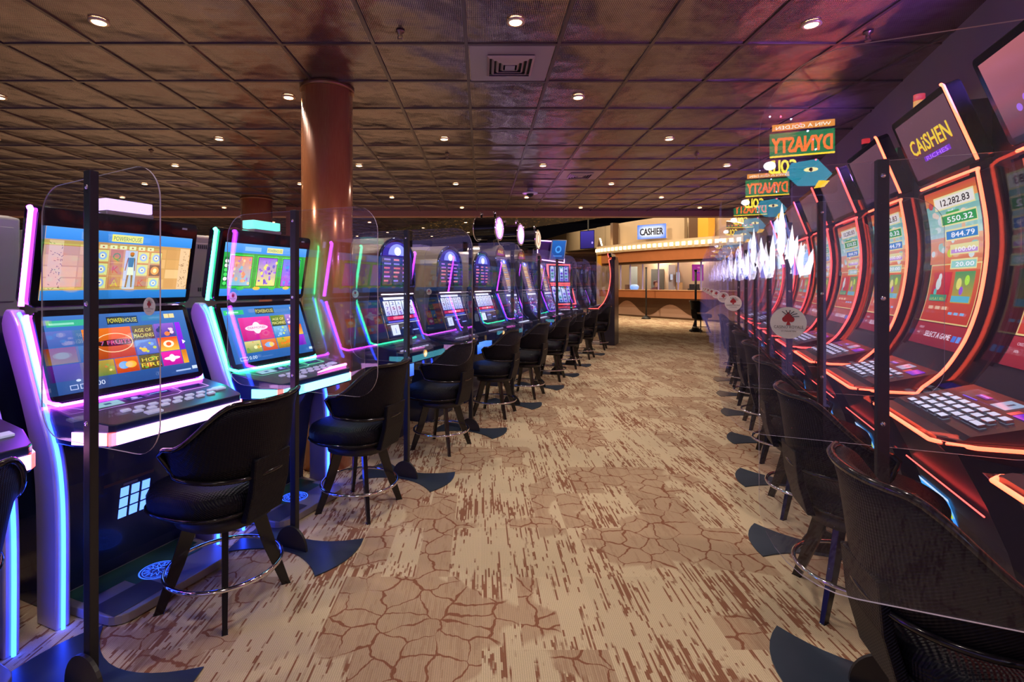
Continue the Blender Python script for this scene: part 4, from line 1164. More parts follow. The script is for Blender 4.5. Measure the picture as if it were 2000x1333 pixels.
def art_lower_green(c, W, H):
    c.rect(-W/2, 0, W/2, H, h_('1f5a9c'), h_('3a7cc4'))
    c.rect(-W/2 + .01, H - .05, -W/2 + .16, H - .020, h_('2fc072')); c.rect(-W/2 + .03, H - .04, -W/2 + .12, H - .03, h_('a0f0c8'))
    c.rect(-.085, H - .055, .075, H - .015, h_('2a3a2a')); c.text('POWERHOUSE', -.005, H - .048, .026, h_('e8e060'), w=.148)
    c.rect(W/2 - .11, H - .042, W/2 - .07, H - .018, h_('e8dcb0'))
    X0, X1, Y0, Y1 = -W/2 + .10, W/2 - .03, .055, H - .072
    cw = (X1 - X0) / 4.2; ch = (Y1 - Y0) / 3
    tile(c, X0, Y0 + ch, X0 + cw * 2, Y1, 'c01878', 'e83a9a'); c.ell(X0 + cw, Y0 + ch*2.05, cw*.72, ch*.26, h_('ffd8ec')); c.ell(X0 + cw, Y0 + ch*2.05, cw*.26, ch*.5, h_('ffe8f4')); c.text('DIAMOND', X0 + cw, Y0 + ch*1.97, ch*.2, h_('c01868'), w=cw*1.1)
    tile(c, X0, Y0, X0 + cw, Y0 + ch, '6a8a30', 'e0d080', None, deco=['f0f0a0', '70a040', 'd8b040'])
    tile(c, X0 + cw, Y0, X0 + cw*2, Y0 + ch, 'c04808', 'e08020'); c.ell(X0 + cw*1.5, Y0 + ch*.5, cw*.3, ch*.22, h_('68a8f0')); c.ell(X0 + cw*1.62, Y0 + ch*.5, cw*.14, ch*.2, h_('f8c848'))
    tile(c, X0 + cw*2, Y0 + ch*2, X0 + cw*3, Y1, '3a4a1a', '6a8a2a', 'AGE OF', 'f0f08a', None, 'MACHINES')
    tile(c, X0 + cw*2, Y0 + ch, X0 + cw*3, Y0 + ch*2, '2a7ac0', '80b8d0', None, deco=['f0d058', 'c8e068', '88c0f0'])
    tile(c, X0 + cw*2, Y0, X0 + cw*3, Y0 + ch, '8a6a18', 'd8b030', None, deco=['f0e048', 'e87818', '78b038'])
    tile(c, X0 + cw*3, Y0 + ch*2, X0 + cw*4, Y1, '4a4aa0', '9a7ad0', None, deco=['f0d0e0', '6aa0e8'])
    tile(c, X0 + cw*3, Y0 + ch, X0 + cw*4, Y0 + ch*2, 'f0b848', 'e84828'); c.ell(X0 + cw*3.5, Y0 + ch*1.5, cw*.25, ch*.2, h_('f8f0c8'))
    tile(c, X0 + cw*3, Y0, X0 + cw*4, Y0 + ch, '6a18a8', '9a34d8')
    c.text('0.00', -W/2 + .13, .014, .022, h_('d8f0ff'), w=.06); c.frame(-W/2 + .03, .012, -W/2 + .088, .034, .003, h_('c8e0f8'))
    c.rect(W/2 - .045, .018, W/2 - .015, .036, h_('b8d8e8'))

# ================================================================= two-screen slot machine
def powerhouse(u, v, led, bar, upper, lower, label, deckled='pink', topc=None):
    t = thing('slot_machine', label, 'slot machine', P(u, v), RL, 'slot machines of the left row')
    m = MB(); m.prism([(-.30, .775), (-.36, .55), (-.43, .10), (-.43, 0.0), (-.85, 0.0), (-.85, 1.30), (-.60, 1.30), (-.47, .90), (-.10, .80), (-.10, .765)], -.335, .335, NAVY); m.build('cabinet', t, bevel=.006)
    # foot platform
    m = MB()
    pts = []
    for cx, cy, st in ((-.10, .22, 0), (-.55, .32, 90), (-.55, -.32, 180), (-.10, -.22, 270)):
        r = .08 if cx > -.2 else .01
        for i in range(6):
            an = radians(st + 18 * i); pts.append((cx + r*cos(an), cy + r*sin(an), 0.004))
    m.extr(pts, (0, 0, .040), pbr('platform_grey', (0.36, 0.33, 0.34), 0.4, metal=0.2)); m.build('foot_platform', t, bevel=.004)
    c = Canvas(planefn((0, 0, .0445), (0, 1, 0), (-1, 0, 0), (0, 0, 1)), PRINT)
    c.rect(-.28, .28, .28, .42, h_('2f5a50')); c.rect(-.1, .20, .25, .29, h_('39685c')); c.rect(-.29, .05, -.05, .2, h_('4a4850'))
    c.build('platform_pattern', t, 'dark green blocks on the platform')
    c = Canvas(planefn((-.22, 0.02, .0452), (0, 1, 0), (-1, 0, 0), (0, 0, 1)), attr_mat('lit_emblem', 2.2, sample=False))
    bl = h_('2a56ff'); c.ell(0, 0, .078, .078, (0.004, 0.006, 0.05)); c.ring(0, 0, .082, .082, .006, bl, 36); c.ring(0, 0, .068, .068, .003, bl, 36)
    for i in range(14):
        a0, a1 = 2*pi*i/14, 2*pi*(i+.5)/14
        c.line(.064*cos(a0), .064*sin(a0), .034*cos(a1), .034*sin(a1), .003, bl); c.line(.034*cos(a1), .034*sin(a1), .064*cos(a0 + 2*pi/14), .064*sin(a0 + 2*pi/14), .003, bl)
    for i in range(6): c.line(.03*cos(i*pi/3), .03*sin(i*pi/3), -.03*cos(i*pi/3), -.03*sin(i*pi/3), .003, bl)
    c.build('platform_emblem', t, 'glowing blue round emblem')
    # side shells with blue light strip
    front = smooth_prof([(-.585, 1.335), (-.53, 1.27), (-.45, 1.09), (-.37, .913), (-.29, .75), (-.255, .60), (-.243, .40), (-.245, 0.0)], 3)
    back = smooth_prof([(-.385, 0.0), (-.39, .40), (-.41, .66), (-.47, .85), (-.56, 1.05), (-.65, 1.24), (-.645, 1.31), (-.62, 1.34)], 3)
    for sd_ in (-1, 1):
        m = MB(); y0, y1 = (-.40, -.345) if sd_ < 0 else (.345, .40)
        m.prism(front + back, y0, y1, LILAC); m.build('side_shell', t, bevel=.008)
        m = MB(); yy = -.378 if sd_ < 0 else .378
        m.tube([(x + .006, yy + sd_ * -.002, z) for x, z in front[1:]], .0085, LED['blue'], 6); m.build('side_light_strip', t, label='blue light strip')
    # upper screen unit
    O = Vector((-.48, 0, 1.345)); b = Vector((-.40 + .48, 0, 1.79 - 1.345)); bh = b.length; bn_ = b.normalized(); nf = Vector((0, 1, 0)).cross(bn_)
    m = MB(); m.plate(O, (0, 1, 0), b, .765, bh, .03, .11, BLACKG); m.build('upper_screen_frame', t, bevel=.006)
    c = Canvas(planefn(O + bn_ * .035, (0, 1, 0), b), SCREEN); upper(c, .70, .335); c.build('upper_screen', t)
    c = Canvas(planefn(O, (0, 1, 0), b), PRINT); c.rect(.285, bh - .036, .315, bh - .026, h_('c8d0e0')); c.build('frame_details', t)
    O2 = Vector((-.485, 0, 1.335)); b2 = Vector((-.335 + .485, 0, .935 - 1.335)); O2b = Vector((-.335, 0, .935)); b2u = -b2
    m = MB(); m.plate(O2b, (0, 1, 0), b2u, .735, b2u.length, .03, .06, BLACKG); m.build('lower_screen_frame', t, bevel=.005)
    c = Canvas(planefn(O2b + b2u.normalized() * .03, (0, 1, 0), b2u), SCREEN); lower(c, .675, .365); c.build('lower_screen', t)
    # side and bottom light tubes
    n2 = Vector((0, 1, 0)).cross(b2u.normalized())
    for sd_ in (-1, 1):
        m = MB(); y = sd_ * .388
        m.tube([O + bn_*0.01 + Vector((-.045, y, 0)), O + bn_ * (bh - .015) + Vector((-.045, y, 0)), O + bn_ * bh + Vector((-.06, y, .0))], .0115, LED[led], 8); m.build('side_tube', t)
        m = MB(); y = sd_ * .372
        m.tube([O2b + b2u * 1.0 - n2 * .035 + Vector((0, y, -.01)), O2b + b2u * .05 - n2 * .03 + Vector((0, y, 0)), O2b + n2 * .006 + Vector((0, y - sd_*.03, -.012))], .0095, LED[led], 8); m.build('lower_side_tube', t)
    m = MB(); m.tube([O2b + n2 * .012 + Vector((0, -.34, -.014)), O2b + n2 * .012 + Vector((0, .34, -.014))], .007, LED[led], 6); m.build('bottom_tube', t)
    # button deck
    DZ = lambda x: .868 + (x / -.33) * .052
    outl = [(-.34, -.375), (-.17, -.375), (-.02, -.33), (0, -.31), (0, .31), (-.02, .33), (-.17, .375), (-.34, .375)]
    m = MB(); n = len(m.v); k = len(outl)
    m.v += [(x, y, .772) for x, y in outl] + [(x, y, DZ(x)) for x, y in outl]
    m.face(list(range(n, n+k))[::-1], NAVY); m.face([n+k+i for i in range(k)], DARKPL)
    for i in range(k): m.face((n+i, n+(i+1) % k, n+k+(i+1) % k, n+k+i), NAVY)
    dk = m.build('button_deck', t, bevel=.006)
    def deckfn(): return planefn((0, 0, .868), (0, 1, 0), Vector((-.33, 0, .052)), Vector((.052, 0, .33)))
    c = Canvas(deckfn(), SCREEN); c.off = .002
    lc = {'purple': 'd49aff', 'green': '7affc8', 'cyan': '9af0ff'}.get(led, 'd49aff')
    c.rect(-.26, .215, -.14, .275, h_('8fb8c0')); c.rect(-.215, .235, -.185, .255, h_('3a5a7a')); c.rect(-.115, .225, -.035, .275, h_('1a1440')); c.ell(-.075, .255, .016, .012, h_('b8a8ff'), 12); c.rect(-.10, .232, -.05, .242, h_('8a80d0'))
    c.rect(-.01, .235, .10, .27, h_('140a3a')); c.rect(.0, .255, .09, .262, h_('8ab0ff'))
    c.frame(.13, .205, .29, .285, .006, h_(lc)); c.rect(.15, .225, .27, .265, h_('160a40'))
    c.line(-.29, .185, .10, .185, .004, h_(lc)); c.line(-.34, .30, -.29, .185, .004, h_(lc)); c.line(.10, .185, .13, .205, .004, h_(lc)); c.build('deck_panel', t)
    fnb = deckfn()
    btn = None
    bp = [(-.20 + i * .064, .118 + i * .003, .019, .011) for i in range(8)] + [(-.17 + i * .064, .080 + i * .003, .019, .011) for i in range(7)] + [(.345 - .05, .14, .03, .02), (-.13, .035, .035, .018)]
    for (bx, by, bw_, bh_) in bp:
        m = MB(); p0 = fnb(bx, by, .0005); 
        m.extr([fnb(bx - bw_, by - bh_, .001), fnb(bx + bw_, by - bh_, .001), fnb(bx + bw_, by + bh_, .001), fnb(bx - bw_, by + bh_, .001)], Vector((.156, 0, .988)) * .009, BTN); m.build('button', dk, bevel=.002)
    if deckled:
        m = MB(); m.tube([fnb(.02, .030, .008), fnb(.16, .045, .012), fnb(.33, .05, .012)], [.004, .010, .010], LED[deckled], 6); m.build('deck_tube', t)
    # light bar round the deck front
    path = [(-.17, -.379), (-.02, -.334), (.004, -.312), (.004, .312), (-.02, .334), (-.17, .379)]
    m = MB()
    for i in range(len(path) - 1):
        (x0, y0), (x1, y1) = path[i], path[i+1]
        L = sqrt((x1-x0)**2 + (y1-y0)**2); nx, ny = (y1-y0)/L*.005, -(x1-x0)/L*.005
        mt = LED['red'] if i in (1, 3) else bar
        m.extr([(x0, y0, .785), (x1, y1, .785), (x1+nx, y1+ny, .785), (x0+nx, y0+ny, .785)], (0, 0, .052), mt)
    m.build('light_bar', t, label='glowing light bar along the deck edge')
    # belly panel: three by three blue squares
    A_ = Vector((-.36, 0, .55)); B_ = Vector((-.43, 0, .10)); up = (A_ - B_)
    c = Canvas(planefn(B_, (0, 1, 0), up), attr_mat('lit_emblem', 2.2)); 
    for i in range(3):
        for j in range(3): c.rect(-.06 + i*.052, .20 + j*.055, -.02 + i*.052, .247 + j*.055, h_('5a86ff'))
    c.build('belly_lights', t, 'nine glowing blue squares')
    c = Canvas(planefn(B_, (0, 1, 0), up), PRINT); c.rect(-.14, .385, .10, .40, h_('5a3e44')); c.rect(-.05, .365, .02, .377, h_('8a8aa8')); c.build('belly_label', t)
    # topper light box
    if topc:
        m = MB(); m.box(-.62, -.50, -.05, .19, 1.795, 1.825, GREYM); m.box(-.61, -.51, -.05, .19, 1.83, 1.885, topc); m.build('topper', t, bevel=.004)
        m = MB(); m.prism([(-.64, 1.62), (-.54, 1.62), (-.52, 1.80), (-.64, 1.80)], -.12, .25, GREYM); m.build('topper_base', t)
    return t
BARP = glow('bar_purple_white', (0.90, 0.42, 0.95), 3.2)
BARC = glow('bar_cyan', (0.12, 0.72, 0.85), 3.0)
TOPP = glow('topper_purple', (0.62, 0.42, 1.0), 1.8, sample=False); TOPG = glow('topper_green', (0.05, 0.8, 0.5), 1.2, sample=False)
powerhouse(1.66, -2.2, 'purple', BARP, art_upper_purple, art_lower_purple, 'slot machine with purple light tubes and Egyptian reels, first on the left', None, TOPP)
powerhouse(2.585, -2.2, 'green', BARC, art_upper_green, art_lower_green, 'slot machine with green light tubes and fruit reels before the copper column', 'pink', TOPG)
powerhouse(0.74, -2.2, 'purple', BARP, art_upper_green, art_lower_green, 'slot machine cut off by the left edge, only its deck corner showing', None, None)

# ================================================================= arched three-reel slot machine
def arched(u, label, seed):
    t = thing('arched_slot_machine', label, 'slot machine', P(u, -2.2), RL, 'slot machines of the left row')
    m = MB(); m.prism([(-.24, .60), (-.34, .10), (-.34, 0), (-.86, 0), (-.86, 1.42), (-.26, 1.42), (-.14, 1.0), (-.05, .93), (-.05, .80), (-.20, .76)], -.30, .30, NAVY); m.build('cabinet', t, bevel=.006)
    def archpts(x, wd, zb, zs, zt, n=16):
        return [(x, -wd, zb), (x, wd, zb)] + [(x, wd * cos(pi*i/n), zs + (zt - zs) * sin(pi*i/n)) for i in range(n + 1)]
    m = MB(); m.extr(archpts(-.86, .30, 1.42, 1.62, 1.87), (.62, 0, 0), BEIGEM); m.build('arched_hood', t, label='beige metal arched hood')
    m = MB(); m.extr(archpts(-.24, .285, 1.425, 1.62, 1.855), (.012, 0, 0), BLACKG); m.build('arch_face', t)
    m = MB(); m.tube([(-.225, y, z) for x, y, z in archpts(-.2, .29, 1.43, 1.62, 1.86)], .012, pbr('blue_chrome', (0.10, 0.16, 0.5), 0.12, metal=0.9), 8, closed=True); m.build('arch_trim', t)
    c = Canvas(planefn((-.2275, 0, 0), (0, 1, 0), (0, 0, 1)), SCREEN)
    c.rect(-.25, 1.45, .25, 1.70, h_('141238'), h_('26206a'))
    hl = [(.24*cos(pi*i/14), 1.70 + .13*sin(pi*i/14)) for i in range(15)]; c.poly(hl, h_('2a2a9a'))
    c.poly([(.15*cos(pi*i/14), 1.71 + .10*sin(pi*i/14)) for i in range(15)], h_('8a96ff')); c.ell(0, 1.745, .055, .038, h_('ffffff'))
    random.seed(seed)
    for j in range(6):
        for i in range(3):
            c.rect(-.22 + i*.15, 1.475 + j*.037, -.22 + i*.15 + random.uniform(.06, .11), 1.490 + j*.037, h_(random.choice(['c05878', 'a86ad8', 'd87890', '7a6ad0'])))
    c.build('paytable_screen', t)
    m = MB(); m.box(-.26, -.225, -.295, .295, 1.355, 1.425, DARKPL); m.build('middle_band', t, bevel=.005)
    m = MB(); m.box(-.224, -.218, -.26, .26, 1.36, 1.368, LED['white']); m.build('band_light', t)
    O = Vector((-.128, 0, .985)); b = Vector((-.115, 0, .37))
    m = MB(); m.plate(O + Vector((-.004, 0, 0)), (0, 1, 0), b, .58, b.length, .012, .03, BLACKG); m.build('reel_frame', t, bevel=.003)
    c = Canvas(planefn(O, (0, 1, 0), b), SCREEN)
    c.rect(-.27, .01, .27, .375, h_('0a0c30'), h_('141a58')); c.rect(-.22, .345, .20, .368, h_('e8ecff'))
    for i in range(5):
        x0 = -.24 + i * .097; c.rect(x0, .205, x0 + .088, .335, h_('aab4f0'), h_('e8ecff'))
        for j in range(3): c.text(random.choice(['7', 'BAR', '2', '5', 'X', '$']), x0 + .044, .212 + j * .043, .030, h_(random.choice(['1c1c70', '3a3aa8', '6a1c50'])), w=.045)
    c.rect(-.24, .165, .24, .195, h_('b81848')); c.rect(-.24, .14, .24, .155, h_('4a58d0')); c.rect(-.15, .17, .15, .19, h_('ff6a8a'))
    c.rect(-.22, .03, -.10, .12, h_('d0dcff')); c.text('1', -.16, .045, .05, h_('2a3a9a')); c.rect(-.05, .08, .08, .09, h_('8a9aff')); c.rect(.12, .05, .22, .06, h_('8a9aff')); c.line(-.27, .13, .27, .13, .004, h_('dfe6ff'))
    c.ell(.02, .18, .012, .012, h_('ffffff')); c.build('reel_screen', t)
    m = MB()
    for s_ in (-1, 1): m.tube([O + Vector((.005, s_ * .296, 0)), O + b + Vector((.005, s_ * .296, 0))], .005, CHROME, 6)
    m.build('chrome_edges', t)
    outl = [(-.15, -.30), (-.04, -.30), (.02, -.22), (.04, 0), (.02, .22), (-.04, .30), (-.15, .30)]
    m = MB(); n = 0; k = len(outl); m.v += [(x, y, .78) for x, y in outl] + [(x, y, .905 - .18 * (x + .15)) for x, y in outl]
    m.face(list(range(k))[::-1], NAVY); m.face([k+i for i in range(k)], DARKPL)
    for i in range(k): m.face((i, (i+1) % k, k+(i+1) % k, k+i), NAVY)
    dk = m.build('button_deck', t, bevel=.008)
    for i in range(8):
        m = MB(); y = -.22 + i * .062; x = -.055; z = .905 - .18 * (x + .15)
        m.box(x - .014, x + .014, y - .022, y + .022, z - .003, z + .008, BTN); m.build('button', dk)
    m = MB(); m.lathe([(.032, 0), (.032, .012)], GREYM, 20, axis='x', org=(.032, .02, .845)); m.v = [(x, y * 1.0, z) for x, y, z in m.v]
    c = Canvas(planefn((.046, .02, .845), (0, 1, 0), (0, 0, 1)), SCREEN); c.mb = m; c.ell(0, 0, .030, .030, h_('f0b048'), 18); c.ell(0, 0, .020, .018, h_('f8e8b0'), 14); c.text('V', 0, -.012, .024, h_('9a3a10')); c.build('badge', t, 'round golden badge')
    c = Canvas(planefn((-.2, 0, .60), (0, 1, 0), Vector((.0, 0, .14)), (1, 0, 0)), SCREEN); c.mb.box(-.235, -.202, -.24, .24, .60, .745, NAVY); c.rect(-.24, .0, .24, .14, h_('2a5af0'), h_('5a9aff'))
    c.build('belly_panel', t, 'blue lit belly panel')
    # side door, pale
    m = MB(); m.prism([(-.84, .55), (-.36, .55), (-.36, 1.02), (-.31, 1.42), (-.84, 1.42)], -.306, -.300, pbr('side_panel_grey', (0.30, 0.32, 0.34), 0.16, metal=0.3)); m.build('side_panel', t)
    m = MB(); m.prism([(-.80, .98), (-.58, .95), (-.52, 1.1), (-.50, 1.38), (-.54, 1.62), (-.80, 1.62)], -.312, -.304, pbr('pale_door', (0.55, 0.56, 0.52), 0.3), capmat=None); m.build('side_door', t, bevel=.004, label='pale side door with a lock')
    m = MB(); m.lathe([(.014, 0), (.014, .006)], BLACKM, 12, axis='z'); m.v = [(x, -z, y) for x, y, z in m.v]; m.build('lock', t, loc=(-.66, -.312, 1.27))
    return t
arched(3.88, 'blue slot machine with arched screen just right of the copper column', 1)
arched(4.95, 'blue slot machine with arched screen and beige hood, second of the arched ones', 2)
arched(5.88, 'blue slot machine with arched screen, third of the arched ones', 4)

# ================================================================= curved slot machine with drum sign
def candle(parent, x, y, z, cols, k=1.0):
    m = MB(); zz = z
    m.lathe([(.018*k, zz), (.018*k, zz + .012)], BLACKM, 14, ctr=(x, y)); zz += .012
    for c_ in cols:
        m.lathe([(.024*k, zz), (.024*k, zz + .032*k)], c_, 14, ctr=(x, y)); zz += .034*k
    m.build('signal_candle', parent)
CAND = {'red': glow('candle_red', (0.8, 0.03, 0.03), 0.6, False), 'amber': glow('candle_amber', (0.9, 0.38, 0.03), 0.6, False), 'green': glow('candle_green', (0.05, 0.9, 0.35), 1.2, False), 'white': glow('candle_white', (1, 0.85, 0.6), 1.0, False), 'smoke': pbr('candle_smoke', (0.04, 0.03, 0.03), 0.2)}
def drumslot(u, label, face, seed):
    t = thing('curved_slot_machine', label, 'slot machine', P(u, -2.2), RL, 'slot machines of the left row')
    J = smooth_prof([(-.06, .93), (-.15, 1.02), (-.205, 1.2), (-.27, 1.45), (-.335, 1.68), (-.38, 1.84)], 4)
    m = MB(); m.prism([(-.10, .78), (-.25, .70), (-.34, .10), (-.34, 0), (-.86, 0), (-.86, 1.86)] + [(x - .006, z) for x, z in J][::-1] + [(-.02, .9)], -.285, .285, NAVY); m.build('cabinet', t)
    for s_ in (-1, 1):
        m = MB(); m.tube([(x + .008, s_ * .288, z) for x, z in J], .012, pbr('blue_chrome', (0.10, 0.16, 0.5), 0.12, metal=0.9), 6); m.build('side_rail', t)
    fn, L = curvefn(J); c = Canvas(fn, SCREEN, step=.06)
    random.seed(seed)
    c.rect(-.24, .05, .24, L - .03, h_('101a66'), h_('1a1450'))
    c.rect(-.10, .45, .12, L - .06, h_('3a4a78'), h_('b08a5a'))
    for i in range(16): c.rect(-.08, .46 + i*.032, .10 - random.uniform(0, .05), .478 + i*.032, h_(random.choice(['c8a070', 'a8886a', 'd8c898', '8a9ab8'])))
    c.rect(-.22, .40, .22, .425, h_('d8e4ff'))
    for i in range(40):
        c.rect(*(lambda a, b: (a, b, a + .035, b + .022))(random.uniform(-.23, .19), random.uniform(.07, .36)), h_(random.choice(['5a7aff', '8ad0e0', '3a4ad0', 'c8e0ff', 'b050c0'])))
    c.ell(0, L - .065, .10, .035, h_('6a7aff')); c.ell(0, L - .065, .04, .022, h_('ffffff')); c.build('main_screen', t)
    # dome sign
    def arc(x, w_, z0, h__, n=14): return [(x, w_*cos(pi*i/n), z0 + h__*sin(pi*i/n)) for i in range(n + 1)]
    m = MB(); m.extr(arc(-.86, .22, 1.86, .17), (.46, 0, 0), BEIGEM); m.build('dome_hood', t)
    c = Canvas(planefn((-.398, 0, 1.86), (0, 1, 0), (0, 0, 1)), SCREEN); c.mb.extr(arc(-.41, .215, 1.862, .16), (.01, 0, 0), BLACKG)
    c.poly([(.18*cos(pi*i/12), .01 + .12*sin(pi*i/12)) for i in range(13)], h_('5a1408')); c.rect(-.13, .02, .13, .05, h_('7a1a70')); c.text('FIRE' if seed % 2 else 'LINK', 0, .045, .045, h_('f8c848'), w=.2); c.build('dome_sign', t)
    outl = [(-.14, -.285), (-.02, -.285), (.05, -.15), (.06, 0), (.05, .15), (-.02, .285), (-.14, .285)]; k = len(outl)
    m = MB(); m.v += [(x, y, .80) for x, y in outl] + [(x, y, .93 - .15 * (x + .14)) for x, y in outl]
    m.face(list(range(k))[::-1], NAVY); m.face([k+i for i in range(k)], DARKPL)
    for i in range(k): m.face((i, (i+1) % k, k+(i+1) % k, k+i), NAVY)
    dk = m.build('button_deck', t, bevel=.006)
    for i in range(7):
        m = MB(); y = -.2 + i * .062; x = -.03; z = .93 - .15 * (x + .14); m.box(x - .014, x + .014, y - .02, y + .02, z - .003, z + .009, BTNW); m.build('button', dk)
    # drum topper
    dz, dr = 2.27, .17
    m = MB(); m.box(-.60, -.50, -.03, .03, 1.99, 2.13, BLACKM); m.build('drum_stand', t)
    dm = MB(); dm.lathe([(dr, -.72), (dr * .985, -.70), (dr * .985, -.40), (dr, -.38)], BLACKG, 32, axis='x', org=(0, -.10, dz)); dr_o = dm.build('drum', t)
    for x in (-.72, -.385):
        m = MB(); m.tube([(x, -.10 + (dr + .004) * cos(2*pi*i/32), dz + (dr + .004) * sin(2*pi*i/32)) for i in range(32)], .011, CHROME, 6, closed=True); m.build('chrome_ring', dr_o)
    c = Canvas(planefn((-.376, -.10, dz), (0, 1, 0), (0, 0, 1)), SCREEN_HI if face != 'dim' else SCREEN)
    if face == 'dim': c.ell(0, 0, dr - .014, dr - .014, h_('c8b4a0'), 30); c.ell(0, 0, dr*.6, dr*.7, h_('9a7a70'), 24); c.ell(0, 0.01, dr*.3, dr*.45, h_('d8c8b8'), 18)
    else:
        c.ell(0, 0, dr - .014, dr - .014, h_('9a5ac8'), 30); c.ell(0, -.005, dr*.5, dr*.72, h_('ffffff'), 22)
        for i in range(18): 
            an = 2*pi*i/18 + .1; c.ell((dr*.66)*cos(an), (dr*.70)*sin(an), .013, .016, h_(random.choice(['e08ae8', '6a3ab8', 'd8b8f8', '5a2a60'])), 8)
    c.build('drum_face', dr_o)
    for x in (-.66, -.45):
        m = MB(); m.lathe([(.014, dz + dr - .01), (.014, dz + dr + .03), (.024, dz + dr + .035), (.024, dz + dr + .075)], CHROME, 12, ctr=(x, -.10)); m.build('knob', dr_o)
    return t
drumslot(6.98, 'dark blue curved slot machine under the nearest drum-shaped sign', 'lit', 21)
drumslot(7.98, 'dark blue curved slot machine under the middle drum-shaped sign', 'lit', 22)
drumslot(9.0, 'dark blue curved slot machine under the farthest drum-shaped sign', 'dim', 23)

# ================================================================= red framed machine with tablet sign
t = thing('red_framed_slot_machine', 'slot machine with two red neon framed screens and a tilted blue tablet on top', 'slot machine', P(10.45, -2.35), RL - radians(38), 'slot machines of the left row')
m = MB(); m.prism([(-.10, .80), (-.25, .70), (-.34, .10), (-.34, 0), (-.80, 0), (-.80, 1.90), (-.36, 1.90), (-.34, 1.45), (-.17, 1.0), (-.02, .92), (-.02, .82)], -.33, .33, NAVY); m.build('cabinet', t)
for (O, b, nm, h__) in ((Vector((-.325, 0, 1.47)), Vector((-.03, 0, .41)), 'upper_screen', .41), (Vector((-.165, 0, 1.03)), Vector((-.155, 0, .42)), 'lower_screen', .44)):
    c = Canvas(planefn(O, (0, 1, 0), b), SCREEN); c.rect(-.26, .03, .26, h__ - .03, h_('1a2a68')); random.seed(len(nm))
    for i in range(4):
        c.rect(-.24 + i*.122, .05, -.14 + i*.122, h__ - .05, h_('8ab0e8'), h_('c8dcf8'))
        for j in range(5): c.ell(-.19 + i*.122, .08 + j*(h__ - .14)/4, .035, .024, h_(random.choice(['2a4a9a', '6a3ad0', '3a9a8a', 'e8f0ff'])), 10)
    c.build(nm, t)
    m = MB(); bu = b.normalized(); m.tube([O + Vector((.01, -.30, 0)) + bu*.005, O + Vector((.01, .30, 0)) + bu*.005, O + Vector((.01, .30, 0)) + bu*(h__ - .005), O + Vector((.01, -.30, 0)) + bu*(h__ - .005)], .014, LED['red'], 6, closed=True); m.build('neon_frame', t)
m = MB(); m.tube([(-.12, -.335, 1.0), (-.22, -.335, 1.25), (-.30, -.335, 1.5), (-.33, -.335, 1.88)], .014, LED['red'], 6); m.build('side_neon', t)
m = MB(); m.box(-.14, .06, -.33, .33, .82, .92, DARKPL); dk = m.build('button_deck', t, bevel=.01)
for i in range(6):
    m = MB(); m.box(-.03, .0, -.22 + i*.08, -.17 + i*.08, .918, .93, BTNW); m.build('button', dk)
m = MB(); Oq = Vector((-.40, -.02, 1.98)); au = Vector((.30, .95, 0)).normalized(); bu = Vector((.03, .14, 1)).normalized()
m.plate(Oq, au, bu, .34, .44, .02, .03, pbr('tablet_frame', (0.25, 0.3, 0.42), 0.3)); 
tb_ = m.build('tablet_sign', t, label='blue tablet screen'); c = Canvas(planefn(Oq, au, bu), SCREEN); c.rect(-.15, .02, .15, .42, h_('123a7c'), h_('1d5aa8')); c.ell(0, .23, .07, .08, h_('3f8ad8')); c.ell(0, .23, .04, .045, h_('1a4a90')); c.rect(-.10, .07, .10, .10, h_('2f74c4')); c.build('tablet_screen', tb_)
m = MB(); m.tube([(-.42, 0, 1.88), (-.42, 0, 2.02)], .012, CHROME, 6); m.build('stand', t)
m = MB(); q0 = Vector((-.50, 0, 1.93)); m.tube([q0 + Vector((0, -.46, .06)), q0 + Vector((0, .26, .0)), q0 + Vector((0, .26, .46)), q0 + Vector((0, -.46, .46))], .014, glow('neon_lilac', (0.85, 0.35, 1.0), 4.0, False), 6, closed=True); m.build('neon_rectangle', t, label='lilac neon rectangle behind the tablet')
m = MB(); m.box(-.53, -.515, -.45, .25, 1.99, 2.38, pbr('purple_backing', (0.05, 0.02, 0.12), 0.3)); m.build('neon_backing', t)

# ================================================================= backs of the next row
VENTD = pbr('vent_slot_dark', (0.03, 0.03, 0.04), 0.6)
def rear_machine(u, label, cand=False, ztop=1.80, lit=None):
    t = thing('slot_machine', label, 'slot machine', P(u, -3.30), RL, 'machines standing back to back behind the left row')
    m = MB(); m.prism([(0, 0), (0, 1.28), (.0, 1.32), (.0, ztop), (-.10, ztop + .02), (-.45, ztop), (-.40, 1.2), (-.25, .9), (-.3, 0)], -.37, .37, GREYM); m.build('cabinet', t, bevel=.01)
    m = MB(); m.box(.0, .006, -.34, .34, 1.36, ztop - .05, GREYM); m.build('rear_door', t, bevel=.003)
    for z0 in (1.40, ztop - .09):
        m = MB()
        for i in range(26): m.box(.0062, .0085, -.20 + i*.016, -.192 + i*.016, z0, z0 + .028, VENTD)
        m.build('vent_slots', t)
    m = MB(); m.box(.0, .01, -.30, .30, .2, 1.2, pbr('rear_dark', (0.03, 0.03, 0.05), 0.3)); m.build('lower_door', t)
    if cand: candle(t, -.1, .22, ztop + .02, [CAND['white'], CAND['red']], 1.15)
    if lit:
        m = MB(); m.box(-.2, -.05, -.15, .15, ztop + .02, ztop + .07, lit); m.build('topper', t)
    return t
rear_machine(1.17, 'grey metal back of a slot machine at the far left edge', True, 1.80)
rear_machine(1.98, 'grey metal back of a slot machine behind the purple-lit machine', False, 1.74)
rear_machine(2.78, 'lilac-lit metal back of a slot machine behind the green-lit machine', False, 1.80)
rear_machine(0.35, 'grey slot machine back outside the left edge of the picture', False, 1.80, TOPP)
rear_machine(4.3, 'grey slot machine back hidden behind the first arched machine', True, 1.80)
